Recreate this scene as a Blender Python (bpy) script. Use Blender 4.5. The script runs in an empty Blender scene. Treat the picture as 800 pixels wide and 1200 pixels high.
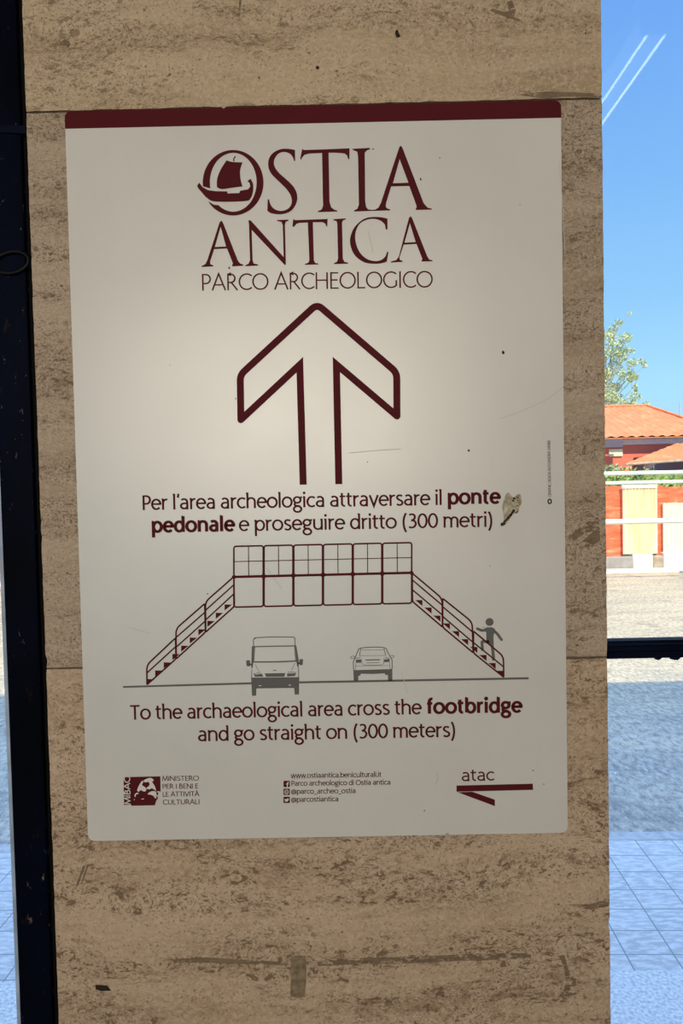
import bpy, math, random
from mathutils import Vector, Matrix
from mathutils.geometry import tessellate_polygon

SC = bpy.context.scene
COL = SC.collection
RND = random.Random(7)

# ------------------------------------------------------------------ camera
F_PX = 867.0
PITCH, YAW, ROLL = -0.0345, -0.0051, -0.0218
EYE = Vector((0.040, -1.2124, 1.500))
cp, sp, cy_, sy_, cr, sr = (math.cos(PITCH), math.sin(PITCH), math.cos(YAW), math.sin(YAW),
                            math.cos(ROLL), math.sin(ROLL))
FWD = Vector((sy_ * cp, cy_ * cp, sp))
R0 = Vector((cy_, -sy_, 0))
U0 = R0.cross(FWD)
RIGHT = R0 * cr + U0 * sr
UP = U0 * cr - R0 * sr
cam = bpy.data.cameras.new('camera')
cam.sensor_fit = 'VERTICAL'
cam.sensor_height = 36.0
cam.sensor_width = 24.0
cam.lens = F_PX / 1200.0 * 36.0
cam.clip_start, cam.clip_end = 0.02, 500
cam_o = bpy.data.objects.new('camera', cam)
COL.objects.link(cam_o)
M3 = Matrix((RIGHT, UP, -FWD)).transposed()
cam_o.matrix_world = Matrix.Translation(EYE) @ M3.to_4x4()
SC.camera = cam_o

# ------------------------------------------------------------------ world
world = bpy.data.worlds.new('sky')
SC.world = world
world.use_nodes = True
wn, wl = world.node_tree.nodes, world.node_tree.links
wn.clear()
w_out = wn.new('ShaderNodeOutputWorld')
w_bg = wn.new('ShaderNodeBackground')
w_tc = wn.new('ShaderNodeTexCoord')
w_sep = wn.new('ShaderNodeSeparateXYZ')
w_rmp = wn.new('ShaderNodeValToRGB')
wl.new(w_tc.outputs['Generated'], w_sep.inputs[0])
wl.new(w_sep.outputs['Z'], w_rmp.inputs[0])
wl.new(w_rmp.outputs[0], w_bg.inputs[0])
wl.new(w_bg.outputs[0], w_out.inputs[0])
el = w_rmp.color_ramp.elements
for pos, c in ((0.0, (.54, .90, 1.12)), (1.0, (1.5, 2.3, 3.65)), (.12, (.45, .84, 1.12)), (.22, (.33, .68, 1.09)), (.36, (.235, .54, 1.04)),
               (.56, (.158, .40, .98)), (.70, (.78, 1.36, 2.45))):
    e = el[0] if pos == 0.0 else (el[len(el) - 1] if pos == 1.0 else el.new(pos))
    e.position = pos
    e.color = (*c, 1)
w_bg.inputs[1].default_value = 1.0

# ------------------------------------------------------------------ sun, and an added fill lamp in place of daylight from behind
sun = bpy.data.lights.new('sun', 'SUN')
sun.energy = 6.0
sun.angle = 0.0093
sun.color = (1.0, .84, .50)
sun_o = bpy.data.objects.new('sun', sun)
COL.objects.link(sun_o)
SUN_DIR = Vector((-0.16, 1.0, -1.0)).normalized()
sun_o.rotation_euler = SUN_DIR.to_track_quat('-Z', 'Y').to_euler()
sun_o.location = (0, -3, 8)

fill = bpy.data.lights.new('rear_fill', 'AREA')
fill.shape = 'RECTANGLE'
fill.size, fill.size_y = 2.2, 1.15
fill.energy = 84
fill.color = (1.0, .872, .695)
fill_o = bpy.data.objects.new('rear_fill', fill)
COL.objects.link(fill_o)
fill_o.location = (-0.42, -4.45, 2.08)
fill_o.rotation_euler = (math.radians(90), 0, 0)     # faces +y, into the room

vs = SC.view_settings
SC.display_settings.display_device = 'sRGB'
vs.view_transform = 'Standard'
vs.look = 'None'
vs.exposure = 0.0
vs.gamma = 1.0
vs.use_curve_mapping = False


# ------------------------------------------------------------------ helpers
def ray(px, py):
    return (FWD + RIGHT * ((px - 400.0) / F_PX) + UP * ((600.0 - py) / F_PX))


def at(px, py, y):
    """point of the photograph on the vertical plane at depth y"""
    d = ray(px, py)
    return EYE + d * ((y - EYE.y) / d.y)


def gnd(px, py, z=0.0):
    d = ray(px, py)
    return EYE + d * ((z - EYE.z) / d.z)


def tag(o, label=None, cat=None, group=None, kind=None):
    for k, v in (('label', label), ('category', cat), ('group', group), ('kind', kind)):
        if v:
            o[k] = v
    return o


def empty(name, loc):
    o = bpy.data.objects.new(name, None)
    o.empty_display_size = .1
    o.location = loc
    COL.objects.link(o)
    return o


def origin_of(o):
    v = Vector((0, 0, 0))
    while o is not None:
        v += o.location
        o = o.parent
    return v


class MB:
    """collects world-space geometry and links it as one mesh object"""

    def __init__(self):
        self.v, self.f = [], []

    def add(self, verts, faces):
        n = len(self.v)
        self.v += [tuple(p) for p in verts]
        self.f += [tuple(i + n for i in f) for f in faces]
        return self

    def box(self, a, b):
        (x0, y0, z0), (x1, y1, z1) = a, b
        vs_ = [(x0, y0, z0), (x1, y0, z0), (x1, y1, z0), (x0, y1, z0), (x0, y0, z1), (x1, y0, z1), (x1, y1, z1), (x0, y1, z1)]
        return self.add(vs_, [(3, 2, 1, 0), (4, 5, 6, 7), (0, 1, 5, 4), (1, 2, 6, 5), (2, 3, 7, 6), (3, 0, 4, 7)])

    def tube(self, pts, r, n=10, closed=False):
        pts = [Vector(p) for p in pts]
        rings = []
        m = len(pts)
        up = None
        for i, p in enumerate(pts):
            if closed:
                t = pts[(i + 1) % m] - pts[i - 1]
            else:
                t = pts[min(i + 1, m - 1)] - pts[max(i - 1, 0)]
            t.normalize()
            if up is None:
                up = Vector((0, 0, 1)) if abs(t.z) < .9 else Vector((1, 0, 0))
            a = t.cross(up).normalized()
            up = a.cross(t).normalized()
            rr = r[i] if isinstance(r, (list, tuple)) else r
            rings.append([p + (a * math.cos(k * math.tau / n) + up * math.sin(k * math.tau / n)) * rr for k in range(n)])
        verts = [q for g in rings for q in g]
        faces = []
        for i in range(m if closed else m - 1):
            j = (i + 1) % m
            for k in range(n):
                k2 = (k + 1) % n
                faces.append((i * n + k, i * n + k2, j * n + k2, j * n + k))
        if not closed:
            faces.append(tuple(range(n - 1, -1, -1)))
            faces.append(tuple((m - 1) * n + k for k in range(n)))
        return self.add(verts, faces)

    def prism_y(self, outline, y0, y1):
        """outline: (x, z) points, extruded from y0 (front) to y1"""
        n = len(outline)
        verts = [(x, y0, z) for x, z in outline] + [(x, y1, z) for x, z in outline]
        tris = tessellate_polygon([[Vector((x, z, 0)) for x, z in outline]])
        faces = [tuple(t) for t in tris] + [tuple(i + n for i in reversed(t)) for t in tris]
        faces += [(i, (i + 1) % n, (i + 1) % n + n, i + n) for i in range(n)]
        return self.add(verts, faces)

    def prism_x(self, profile, x0, x1):
        """profile: (y, z) points, extruded along x"""
        n = len(profile)
        verts = [(x0, y, z) for y, z in profile] + [(x1, y, z) for y, z in profile]
        tris = tessellate_polygon([[Vector((y, z, 0)) for y, z in profile]])
        faces = [tuple(t) for t in tris] + [tuple(i + n for i in reversed(t)) for t in tris]
        faces += [(i, (i + 1) % n, (i + 1) % n + n, i + n) for i in range(n)]
        return self.add(verts, faces)

    def build(self, name, mat, parent=None, smooth=False, bevel=0.0, recalc=True):
        off = origin_of(parent) if parent else Vector((0, 0, 0))
        me = bpy.data.meshes.new(name)
        me.from_pydata([(x - off.x, y - off.y, z - off.z) for x, y, z in self.v], [], self.f)
        if recalc:
            import bmesh
            bm = bmesh.new()
            bm.from_mesh(me)
            bmesh.ops.recalc_face_normals(bm, faces=bm.faces)
            bm.to_mesh(me)
            bm.free()
        if smooth:
            me.polygons.foreach_set('use_smooth', [True] * len(me.polygons))
        me.materials.append(mat)
        me.update()
        o = bpy.data.objects.new(name, me)
        COL.objects.link(o)
        if parent:
            o.parent = parent
        if bevel:
            md = o.modifiers.new('bevel', 'BEVEL')
            md.width = bevel
            md.segments = 2
            md.limit_method = 'ANGLE'
        return o


# ------------------------------------------------------------------ materials
def new_mat(name):
    m = bpy.data.materials.new(name)
    m.use_nodes = True
    nt = m.node_tree
    b = nt.nodes['Principled BSDF']
    return m, nt, b


def N(nt, t, **kw):
    n = nt.nodes.new(t)
    for k, v in kw.items():
        setattr(n, k, v)
    return n


def plain(name, col, rough=.6, spec=.4, metal=0.0, var=0.0, scale=30.0, stretch=(1, 1, 1)):
    m, nt, b = new_mat(name)
    b.inputs['Roughness'].default_value = rough
    b.inputs['Specular IOR Level'].default_value = spec
    b.inputs['Metallic'].default_value = metal
    b.inputs['Base Color'].default_value = (*col, 1)
    if var:
        tc = N(nt, 'ShaderNodeTexCoord')
        mp = N(nt, 'ShaderNodeMapping')
        mp.inputs['Scale'].default_value = stretch
        nz = N(nt, 'ShaderNodeTexNoise')
        nz.inputs['Scale'].default_value = scale
        nz.inputs['Detail'].default_value = 6
        rp = N(nt, 'ShaderNodeValToRGB')
        rp.color_ramp.elements[0].position = .3
        rp.color_ramp.elements[1].position = .7
        rp.color_ramp.elements[0].color = (*[c * (1 - var) for c in col], 1)
        rp.color_ramp.elements[1].color = (*[min(1, c * (1 + var)) for c in col], 1)
        L = nt.links.new
        L(tc.outputs['Object'], mp.inputs[0])
        L(mp.outputs[0], nz.inputs['Vector'])
        L(nz.outputs[0], rp.inputs[0])
        L(rp.outputs[0], b.inputs['Base Color'])
    return m


class G:
    """short-hand for building node graphs"""

    def __init__(self, nt):
        self.nt = nt
        tc = N(nt, 'ShaderNodeTexCoord')
        self.co = tc.outputs['Object']

    def L(self, a, b):
        self.nt.links.new(a, b)

    def map(self, scale, loc=(0, 0, 0), src=None, rot=(0, 0, 0)):
        mp = N(self.nt, 'ShaderNodeMapping')
        mp.inputs['Scale'].default_value = scale
        mp.inputs['Location'].default_value = loc
        mp.inputs['Rotation'].default_value = rot
        self.L(src or self.co, mp.inputs[0])
        return mp.outputs[0]

    def noise(self, vec, detail=4, rough=.55, dist=0.0, scale=1.0):
        n = N(self.nt, 'ShaderNodeTexNoise')
        n.inputs['Scale'].default_value = scale
        n.inputs['Detail'].default_value = detail
        n.inputs['Roughness'].default_value = rough
        n.inputs['Distortion'].default_value = dist
        self.L(vec, n.inputs['Vector'])
        return n.outputs[0]

    def voro(self, vec, feature='F1', rnd=1.0, out='Distance'):
        n = N(self.nt, 'ShaderNodeTexVoronoi')
        n.feature = feature
        n.inputs['Scale'].default_value = 1.0
        n.inputs['Randomness'].default_value = rnd
        self.L(vec, n.inputs['Vector'])
        return n.outputs[out]

    def math(self, op, a, b=None, clamp=False):
        n = N(self.nt, 'ShaderNodeMath', operation=op, use_clamp=clamp)
        for i, x in enumerate((a, b)):
            if x is None:
                continue
            if isinstance(x, (int, float)):
                n.inputs[i].default_value = x
            else:
                self.L(x, n.inputs[i])
        return n.outputs[0]

    def step(self, v, lo, hi, a=0.0, b=1.0):
        n = N(self.nt, 'ShaderNodeMapRange')
        n.interpolation_type = 'SMOOTHSTEP'
        n.inputs['From Min'].default_value = lo
        n.inputs['From Max'].default_value = hi
        n.inputs['To Min'].default_value = a
        n.inputs['To Max'].default_value = b
        self.L(v, n.inputs['Value'])
        return n.outputs[0]

    def ramp(self, v, stops):
        n = N(self.nt, 'ShaderNodeValToRGB')
        e = n.color_ramp.elements
        for i, (p, c) in enumerate(stops):
            q = e[0] if i == 0 else (e[len(e) - 1] if i == len(stops) - 1 else e.new(p))
            q.position = p
            q.color = (*c, 1)
        self.L(v, n.inputs[0])
        return n.outputs[0]

    def mix(self, fac, a, b, blend='MIX'):
        n = N(self.nt, 'ShaderNodeMix', data_type='RGBA', blend_type=blend)
        for s, x in ((0, fac), (6, a), (7, b)):
            if isinstance(x, (int, float)):
                n.inputs[s].default_value = x
            elif isinstance(x, tuple):
                n.inputs[s].default_value = (*x, 1)
            else:
                self.L(x, n.inputs[s])
        return n.outputs[2]

    def bump(self, h, strength, dist, b, inv=False):
        n = N(self.nt, 'ShaderNodeBump', invert=inv)
        n.inputs['Strength'].default_value = strength
        n.inputs['Distance'].default_value = dist
        self.L(h, n.inputs['Height'])
        self.L(n.outputs[0], b.inputs['Normal'])


def travertine(name, seed, lift=1.0, tint=(1, .905, .89), blotch=1.0, pits_=1.0):
    m, nt, b = new_mat(name)
    g = G(nt)
    o = (seed * 3.7, seed * 1.3, seed * 2.9)
    o2 = (o[1] + 11, o[2], o[0])
    o3 = (o[2], o[0] + 5, o[1] + 3)

    def c(*rgb):
        return tuple(x * lift * t for x, t in zip(rgb, tint))
    warp = g.noise(g.map((4, 4, 9), o), 3)
    wv = N(nt, 'ShaderNodeVectorMath', operation='ADD')
    sc = N(nt, 'ShaderNodeVectorMath', operation='SCALE')
    cmb = N(nt, 'ShaderNodeCombineXYZ')
    g.L(warp, cmb.inputs[2])
    g.L(cmb.outputs[0], sc.inputs[0])
    sc.inputs['Scale'].default_value = .06
    g.L(g.co, wv.inputs[0])
    g.L(sc.outputs[0], wv.inputs[1])
    co = wv.outputs[0]
    # bedding: tone bands, clouds, grain
    big = g.noise(g.map((1.3, 1.3, 15), o, co), 7, .60)
    col = g.ramp(big, [(.26, c(.33, .258, .168)), (.42, c(.43, .348, .24)), (.57, c(.49, .405, .288)), (.76, c(.39, .314, .212))])
    cloud = g.noise(g.map((4.5, 4.5, 9), o2, co), 5, .6)
    col = g.mix(g.step(cloud, .52, .70, 0, .38), col, c(.345, .262, .168))
    col = g.mix(g.step(cloud, .34, .46, .22, 0), col, c(.56, .47, .35))
    mott = g.noise(g.map((130, 130, 190), o, co), 4, .7)
    col = g.mix(g.step(mott, .42, .68, 0, .50), col, c(.66, .57, .44))
    bed = g.noise(g.map((2.2, 2.2, 22), o2, co), 5, .6)
    reg = g.noise(g.map((6.0, 6.0, 13), o3, co), 4, .55)
    dens = g.math('ADD', g.math('MULTIPLY', bed, .6), g.math('MULTIPLY', reg, .4))
    # fine pin-holes nearly everywhere, thicker along the beds
    pn = g.noise(g.map((270, 270, 360), o, co), 3, .7, .2)
    pit = g.step(g.math('SUBTRACT', pn, g.step(dens, .38, .58, .648 - .018 * pits_, .580 - .022 * pits_)), -.015, .04)
    col = g.mix(g.math('MULTIPLY', pit, .74), col, c(.15, .108, .070))
    # brown grainy lenses
    lens = g.noise(g.map((15, 15, 42), o3, co), 6, .72, .5)
    lens_m = g.math('MULTIPLY', g.step(lens, .545, .64), g.step(dens, .43, .55))
    grit = g.step(g.noise(g.map((190, 190, 260), o2, co), 3, .7), .36, .58, .25, 1)
    col = g.mix(g.math('MULTIPLY', g.math('MULTIPLY', lens_m, grit), .72 * blotch), col, c(.185, .128, .078))
    # larger open voids, only in the thick of the beds
    vn = g.noise(g.map((58, 58, 104), o3, co), 5, .68, .4)
    void = g.math('MULTIPLY', g.step(vn, .565, .605), g.step(dens, .465, .535))
    col = g.mix(g.math('MULTIPLY', void, .70 * min(1.2, blotch)), col, c(.155, .106, .064))
    # scattered dark round holes
    v = g.voro(g.map((46, 46, 60), o, co))
    vk = g.noise(g.map((46, 46, 60), o2, co), 1)
    hole = g.math('MULTIPLY', g.step(v, .07, .12, 1, 0), g.step(vk, .55, .60))
    col = g.mix(g.math('MULTIPLY', hole, .8), col, c(.09, .065, .042))
    # ochre stains and hairline seams
    och = g.noise(g.map((10, 10, 30), (o[2], o[0], 5), co), 6, .65)
    col = g.mix(g.step(och, .60, .74, 0, .38), col, c(.37, .235, .115))
    cr_n = g.noise(g.map((5, 5, 24), (9, o[0], 1), co), 7, .62)
    crk = g.step(g.math('ABSOLUTE', g.math('SUBTRACT', cr_n, .5)), .0, .006, 1, 0)
    crk = g.math('MULTIPLY', crk, g.step(dens, .46, .56))
    col = g.mix(g.math('MULTIPLY', crk, .45), col, c(.17, .118, .075))
    g.L(col, b.inputs['Base Color'])
    b.inputs['Roughness'].default_value = .65
    b.inputs['Specular IOR Level'].default_value = .2
    h = g.math('SUBTRACT', g.math('MULTIPLY', mott, .35), g.math('ADD', g.math('MULTIPLY', pit, .6), g.math('ADD', void, hole)))
    g.bump(h, .5, .0012, b)
    return m


MAROON = (.092, .0115, .0165)
GREY = (.14, .135, .135)
M_panel, nt, b = new_mat('sign_white')
g = G(nt)
sm = g.noise(g.map((3, 3, 3)), 5, .6)
fine = g.noise(g.map((60, 60, 14)), 4, .6)
cc = g.ramp(sm, [(.3, (.63, .615, .59)), (.7, (.69, .675, .645))])
cc = g.mix(g.step(fine, .60, .75, 0, .10), cc, (.55, .52, .47))
g.L(cc, b.inputs['Base Color'])
g.L(g.step(sm, .3, .7, .30, .36), b.inputs['Roughness'])
b.inputs['Specular IOR Level'].default_value = .95
M_edge = plain('sign_edge', (.42, .38, .32), .6)
M_red = plain('maroon_print', MAROON, .6, .06, var=.06, scale=20)
M_grey = plain('grey_print', GREY, .6, .06)
M_white = plain('white_print', (.73, .71, .68), .4)
M_speck = plain('dark_speck', (.035, .025, .018), .8, .1)
M_resid, nt, b = new_mat('dried_residue')
g = G(nt)
n1 = g.noise(g.map((120, 120, 70)), 5, .7)
g.L(g.ramp(n1, [(.35, (.20, .15, .09)), (.5, (.42, .36, .26)), (.65, (.62, .57, .47))]), b.inputs['Base Color'])
b.inputs['Roughness'].default_value = .7
M_crust = plain('dark_crust', (.05, .035, .025), .9, .2, var=.6, scale=300)
M_scuff = plain('scuff', (.585, .55, .50), .5)
M_tape = plain('tape_residue', (.25, .19, .125), .7, .1, var=.4, scale=90)
M_vein, nt, b = new_mat('filled_vein')
g = G(nt)
n1 = g.noise(g.map((60, 60, 150)), 6, .75)
n2 = g.noise(g.map((9, 9, 60)), 4, .6)
g.L(g.ramp(n1, [(.3, (.15, .10, .062)), (.5, (.235, .17, .112)), (.68, (.36, .275, .19))]), b.inputs['Base Color'])
g.L(g.step(g.math('ADD', g.math('MULTIPLY', n1, .6), g.math('MULTIPLY', n2, .4)), .485, .57, .90, .0), b.inputs['Alpha'])
b.inputs['Roughness'].default_value = .75
b.inputs['Specular IOR Level'].default_value = .1

M_navy, nt, b = new_mat('navy_paint')
g = G(nt)
n1 = g.noise(g.map((70, 70, 34)), 6, .72)
n2 = g.noise(g.map((4, 4, 2.2), (3, 1, 8)), 4, .6)
cc = g.ramp(n2, [(.35, (.0012, .0016, .003)), (.62, (.0015, .004, .014))])
chip = g.math('MULTIPLY', g.step(n1, .625, .645), g.step(n2, .45, .55))
cc = g.mix(chip, cc, (.16, .13, .09))
rust = g.step(g.noise(g.map((40, 40, 16), (7, 7, 7)), 5, .7), .62, .70)
cc = g.mix(g.math('MULTIPLY', rust, .5), cc, (.035, .018, .010))
g.L(cc, b.inputs['Base Color'])
b.inputs['Roughness'].default_value = .42
b.inputs['Specular IOR Level'].default_value = .03
g.bump(g.math('MULTIPLY', chip, -1.0), .4, .0008, b)
M_navy_plain = plain('navy_rail_paint', (.0022, .005, .016), .45, .06, var=.25, scale=20)
M_bead = plain('grey_blue_bead', (.36, .45, .60), .4, .5, var=.3, scale=18)
M_wire = plain('black_wire', (.003, .003, .004), .5, .2)
M_gasket = plain('dark_gasket', (.004, .0035, .0035), .8, .1)

M_glass, nt, b = new_mat('clear_glass')
nt.nodes.remove(b)
out = nt.nodes['Material Output']
tr = N(nt, 'ShaderNodeBsdfTransparent')
tr.inputs[0].default_value = (.985, .992, .99, 1)
gl = N(nt, 'ShaderNodeBsdfGlossy')
gl.inputs['Roughness'].default_value = 0.0
lw = N(nt, 'ShaderNodeLayerWeight')
lw.inputs[0].default_value = .5
pw = N(nt, 'ShaderNodeMath', operation='POWER')
pw.inputs[1].default_value = 5
ml = N(nt, 'ShaderNodeMath', operation='MULTIPLY_ADD')
ml.inputs[1].default_value = .96
ml.inputs[2].default_value = .04
mx = N(nt, 'ShaderNodeMixShader')
nt.links.new(lw.outputs['Facing'], pw.inputs[0])
nt.links.new(pw.outputs[0], ml.inputs[0])
nt.links.new(ml.outputs[0], mx.inputs[0])
nt.links.new(tr.outputs[0], mx.inputs[1])
nt.links.new(gl.outputs[0], mx.inputs[2])
nt.links.new(mx.outputs[0], out.inputs[0])

M_tube, nt, b = new_mat('lit_tube')
b.inputs['Base Color'].default_value = (.9, .9, .9, 1)
b.inputs['Emission Color'].default_value = (.86, .95, 1, 1)
b.inputs['Emission Strength'].default_value = 6.0
M_lamp = plain('lamp_enamel', (.55, .55, .54), .4)
M_plaster = plain('warm_plaster', (.40, .35, .28), .9, .2, var=.1, scale=4)
M_ceil = plain('ceiling_plaster', (.42, .38, .32), .9, .2, var=.08, scale=3)
M_floor = plain('station_floor', (.24, .21, .18), .5, .4, var=.2, scale=12)
M_roofslab = plain('roof_slab', (.40, .37, .33), .9, .2, var=.15, scale=6)


def ground_mat():
    m, nt, b = new_mat('pale_asphalt')
    g = G(nt)
    a = g.noise(g.map((.55, 1.9, 1)), 6, .62, .3)
    f = g.noise(g.map((34, 15, 1)), 4, .8)
    col = g.ramp(a, [(.32, (.37, .355, .32)), (.5, (.47, .445, .39)), (.68, (.58, .54, .46))])
    col = g.mix(g.step(f, .36, .54, .70, 0), col, (.17, .17, .18))
    col = g.mix(g.step(f, .54, .66, 0, .55), col, (.72, .71, .68))
    v = g.noise(g.map((9, 4, 1), (3, 5, 0)), 6, .85)
    col = g.mix(g.step(v, .63, .66, 0, .9), col, (.80, .80, .78))
    dk = g.noise(g.map((2.6, 1.6, 1), (2, 9, 0)), 6, .75)
    col = g.mix(g.step(dk, .56, .66, 0, .45), col, (.17, .17, .175))
    seam = g.noise(g.map((.5, 3.2, 1), (8, 3, 0)), 4, .6)
    sm_ = g.step(g.math('ABSOLUTE', g.math('SUBTRACT', seam, .5)), 0, .012, .35, 0)
    col = g.mix(sm_, col, (.20, .20, .21))
    # warm sunlit tone painted into the far ground, blending out towards the shaded side
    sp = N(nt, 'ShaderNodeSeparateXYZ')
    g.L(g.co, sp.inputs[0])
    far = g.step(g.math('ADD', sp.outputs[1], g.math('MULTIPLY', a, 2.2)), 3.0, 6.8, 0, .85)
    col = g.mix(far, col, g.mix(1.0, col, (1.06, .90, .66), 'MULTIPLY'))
    g.L(col, b.inputs['Base Color'])
    b.inputs['Roughness'].default_value = .8
    b.inputs['Specular IOR Level'].default_value = .2
    g.bump(f, .5, .008, b)
    return m


def tile_mat(rot):
    m, nt, b = new_mat('paving_tiles')
    g = G(nt)
    br = N(nt, 'ShaderNodeTexBrick')
    br.offset = 0.0
    br.squash = 1.0
    br.inputs['Scale'].default_value = 1.0
    br.inputs['Brick Width'].default_value = .149
    br.inputs['Row Height'].default_value = .1255
    br.inputs['Mortar Size'].default_value = .0025
    br.inputs['Mortar Smooth'].default_value = .1
    br.inputs['Color1'].default_value = (.48, .50, .53, 1)
    br.inputs['Color2'].default_value = (.55, .57, .60, 1)
    br.inputs['Mortar'].default_value = (.25, .30, .32, 1)
    g.L(g.map((1, 1, 1), (TILE_OFF[0], TILE_OFF[1], 0), None, (0, 0, rot)), br.inputs['Vector'])
    f = g.noise(g.map((22, 60, 1), (0, 0, 0), None, (0, 0, .7)), 4, .6)
    col = g.mix(g.math('MULTIPLY', g.step(f, .40, .62, 0, .75), g.math('SUBTRACT', 1.0, br.outputs['Fac'])), br.outputs[0], (.78, .80, .82))
    g.L(col, b.inputs['Base Color'])
    b.inputs['Roughness'].default_value = .6
    g.bump(br.outputs['Fac'], .5, .002, b, True)
    return m


# ------------------------------------------------------------------ the station hall (setting)
GLASS_Y = 0.20
XL, XR = -0.4608, 0.4668
CEIL = 3.0
HL, HR, HB = -3.2, 3.6, -4.6


def struct(o):
    o['kind'] = 'structure'
    return o


struct(MB().box((HL, HB, -.12), (HR, .28, -.0)).build('floor', M_floor))
struct(MB().box((HL - .2, HB - .2, CEIL), (HR + .2, .30, CEIL + .25)).build('ceiling', M_ceil))
struct(MB().box((HL - .2, HB - .2, -.12), (HL, .30, CEIL)).build('wall_left', M_plaster))
struct(MB().box((HR, HB - .2, -.12), (HR + .2, .30, CEIL)).build('wall_right', M_plaster))
wb = MB()
wb.box((HL, HB - .2, -.12), (-2.2, HB, CEIL))
wb.box((0.4, HB - .2, -.12), (HR, HB, CEIL))
wb.box((-2.2, HB - .2, 2.65), (.4, HB, CEIL))
struct(wb.build('wall_back', M_plaster))
struct(MB().box((HL, .06, 2.70), (HR, .30, CEIL)).build('trim_1', M_plaster))
# the roof: its parapet throws the shade that ends on the sunlit ground in front of the building
EDGE = gnd(755, 799)
PAR_Y = .75
PAR_Z = (EDGE.y - PAR_Y) * (-SUN_DIR.z / SUN_DIR.y)
rf = MB()
rf.box((HL - 6, HB - 3.2, CEIL + .25), (HR + 9, PAR_Y, CEIL + .45))  # rear overhang added to keep the sun out of the back opening
rf.box((HL - 6, PAR_Y - .18, CEIL + .25), (HR + 9, PAR_Y, PAR_Z))
struct(rf.build('roof', M_roofslab))

# ------------------------------------------------------------------ outdoor ground
t0 = gnd(755, 1137)
t1 = gnd(755, 984.5)
t2 = gnd(755, 975)
ang = math.radians(1.7)
ROW = gnd(755, 1118.5)
LINE = gnd(743, 983.5)
TILE_OFF = (0, 0)


def tile_loc(rot):
    # brick coordinates = R(rot) * p + off ; want ROW on a row joint and LINE on a column joint
    c, s = math.cos(rot), math.sin(rot)
    u = c * LINE.x - s * LINE.y
    v = s * ROW.x + c * ROW.y
    return (-u, -v)


TILE_OFF = tile_loc(ang)
M_tile = tile_mat(ang)
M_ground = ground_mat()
M_sill = plain('speckled_granite', (.68, .71, .745), .6, .3, var=.34, scale=95)
M_kerb = plain('kerb_stone', (.50, .51, .53), .7, .3, var=.2, scale=25)
X0, X1 = -9.0, 14.0
struct(MB().box((HL - 2, .28, -.10), (HR + 6, t0.y, 0.0)).build('paving_slab', M_sill))
struct(MB().box((HL - 2, t0.y, -.10), (HR + 6, t1.y, 0.0)).build('tiled_pavement', M_tile))
struct(MB().box((HL - 2, t1.y, -.10), (HR + 6, t2.y, 0.001)).build('kerb', M_kerb))
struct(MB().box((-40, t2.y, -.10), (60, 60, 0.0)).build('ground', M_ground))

# ------------------------------------------------------------------ travertine pillar
J1L, J1R = at(45, 131.5, 0).z, at(690, 115.8, 0).z
J2L, J2R = at(58, 783, 0).z, at(690, 771, 0).z
J1, J2 = (J1L + J1R) / 2, (J2L + J2R) / 2
pillar = tag(empty('stone_pillar', ((XL + XR) / 2, 0, 0)), 'beige pitted travertine pillar carrying the large white sign', 'pillar', None, 'thing')
PD = .42


def slab(z0, z1, seed, **kw):
    r = random.Random(seed)
    g_ = .0012
    pts = []

    def edge(x, za, zb, sgn):
        n = max(6, int(abs(zb - za) / .012))
        chips = [(r.uniform(min(za, zb), max(za, zb)), r.uniform(.001, .0035), r.uniform(.004, .010)) for _ in range(4)]
        res_ = []
        for i in range(n + 1):
            z = za + (zb - za) * i / n
            j = r.uniform(0, .0009)
            for cz, d, w in chips:
                if abs(z - cz) < w:
                    j = max(j, d * (1 - abs(z - cz) / w))
            if i in (0, n):
                j = max(j, .0014)
            res_.append((x - sgn * j, z))
        return res_
    pts += edge(XL, z1 - g_, z0 + g_, -1)
    nb = 60
    for i in range(1, nb):
        pts.append((XL + (XR - XL) * i / nb, z0 + g_ + r.uniform(0, .0014)))
    pts += edge(XR, z0 + g_, z1 - g_, 1)
    for i in range(1, nb):
        pts.append((XR - (XR - XL) * i / nb, z1 - g_ - r.uniform(0, .0014)))
    o = MB().prism_y(pts, 0.0, PD).build('stone_slab', travertine('travertine', seed, **kw), pillar, bevel=.0015)
    return o


slab(0.0, .30, 5)
slab(.30, J2, 2, blotch=1.2, lift=1.08)
slab(J2, J1, 3, pits_=1.6, lift=1.0, tint=(.94, .885, .92))
slab(J1, 2.70, 4, blotch=.8, pits_=.6, tint=(1, .93, .89), lift=1.08)
MB().box((XL + .006, .006, .002), (XR - .006, PD - .006, 2.69)).build('mortar_core', plain('mortar', (.15, .11, .075), .9), pillar)


def blob(mb, cx, cy, rx, ry, y, n=14, jit=.25, seed=1, src=at):
    """irregular flat mark whose outline was read off the photograph"""
    r = random.Random(seed)
    pts = []
    for k in range(n):
        a = k * math.tau / n
        q = 1 + r.uniform(-jit, jit)
        pts.append((cx + rx * q * math.cos(a), cy + ry * q * math.sin(a)))
    flat(mb, pts, y)


def flat(mb, px_pts, y, holes=()):
    loops = [[at(x, yy, y) for x, yy in px_pts]] + [[at(x, yy, y) for x, yy in h] for h in holes]
    tris = tessellate_polygon([[Vector((p.x, p.z, 0)) for p in lp] for lp in loops])
    verts = [p for lp in loops for p in lp]
    faces = []
    for t in tris:
        a, b_, c = (verts[i] for i in t)
        # the print faces the viewer's side of the wall (-y)
        n = (b_ - a).cross(c - a)
        faces.append(tuple(t) if n.y < 0 else tuple(reversed(t)))
    mb.add(verts, faces)


YS = -.0005


def stain(name, mat, pts, y=YS):
    mb = MB()
    flat(mb, pts, y)
    return mb.build(name, mat, pillar, recalc=False)


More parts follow.
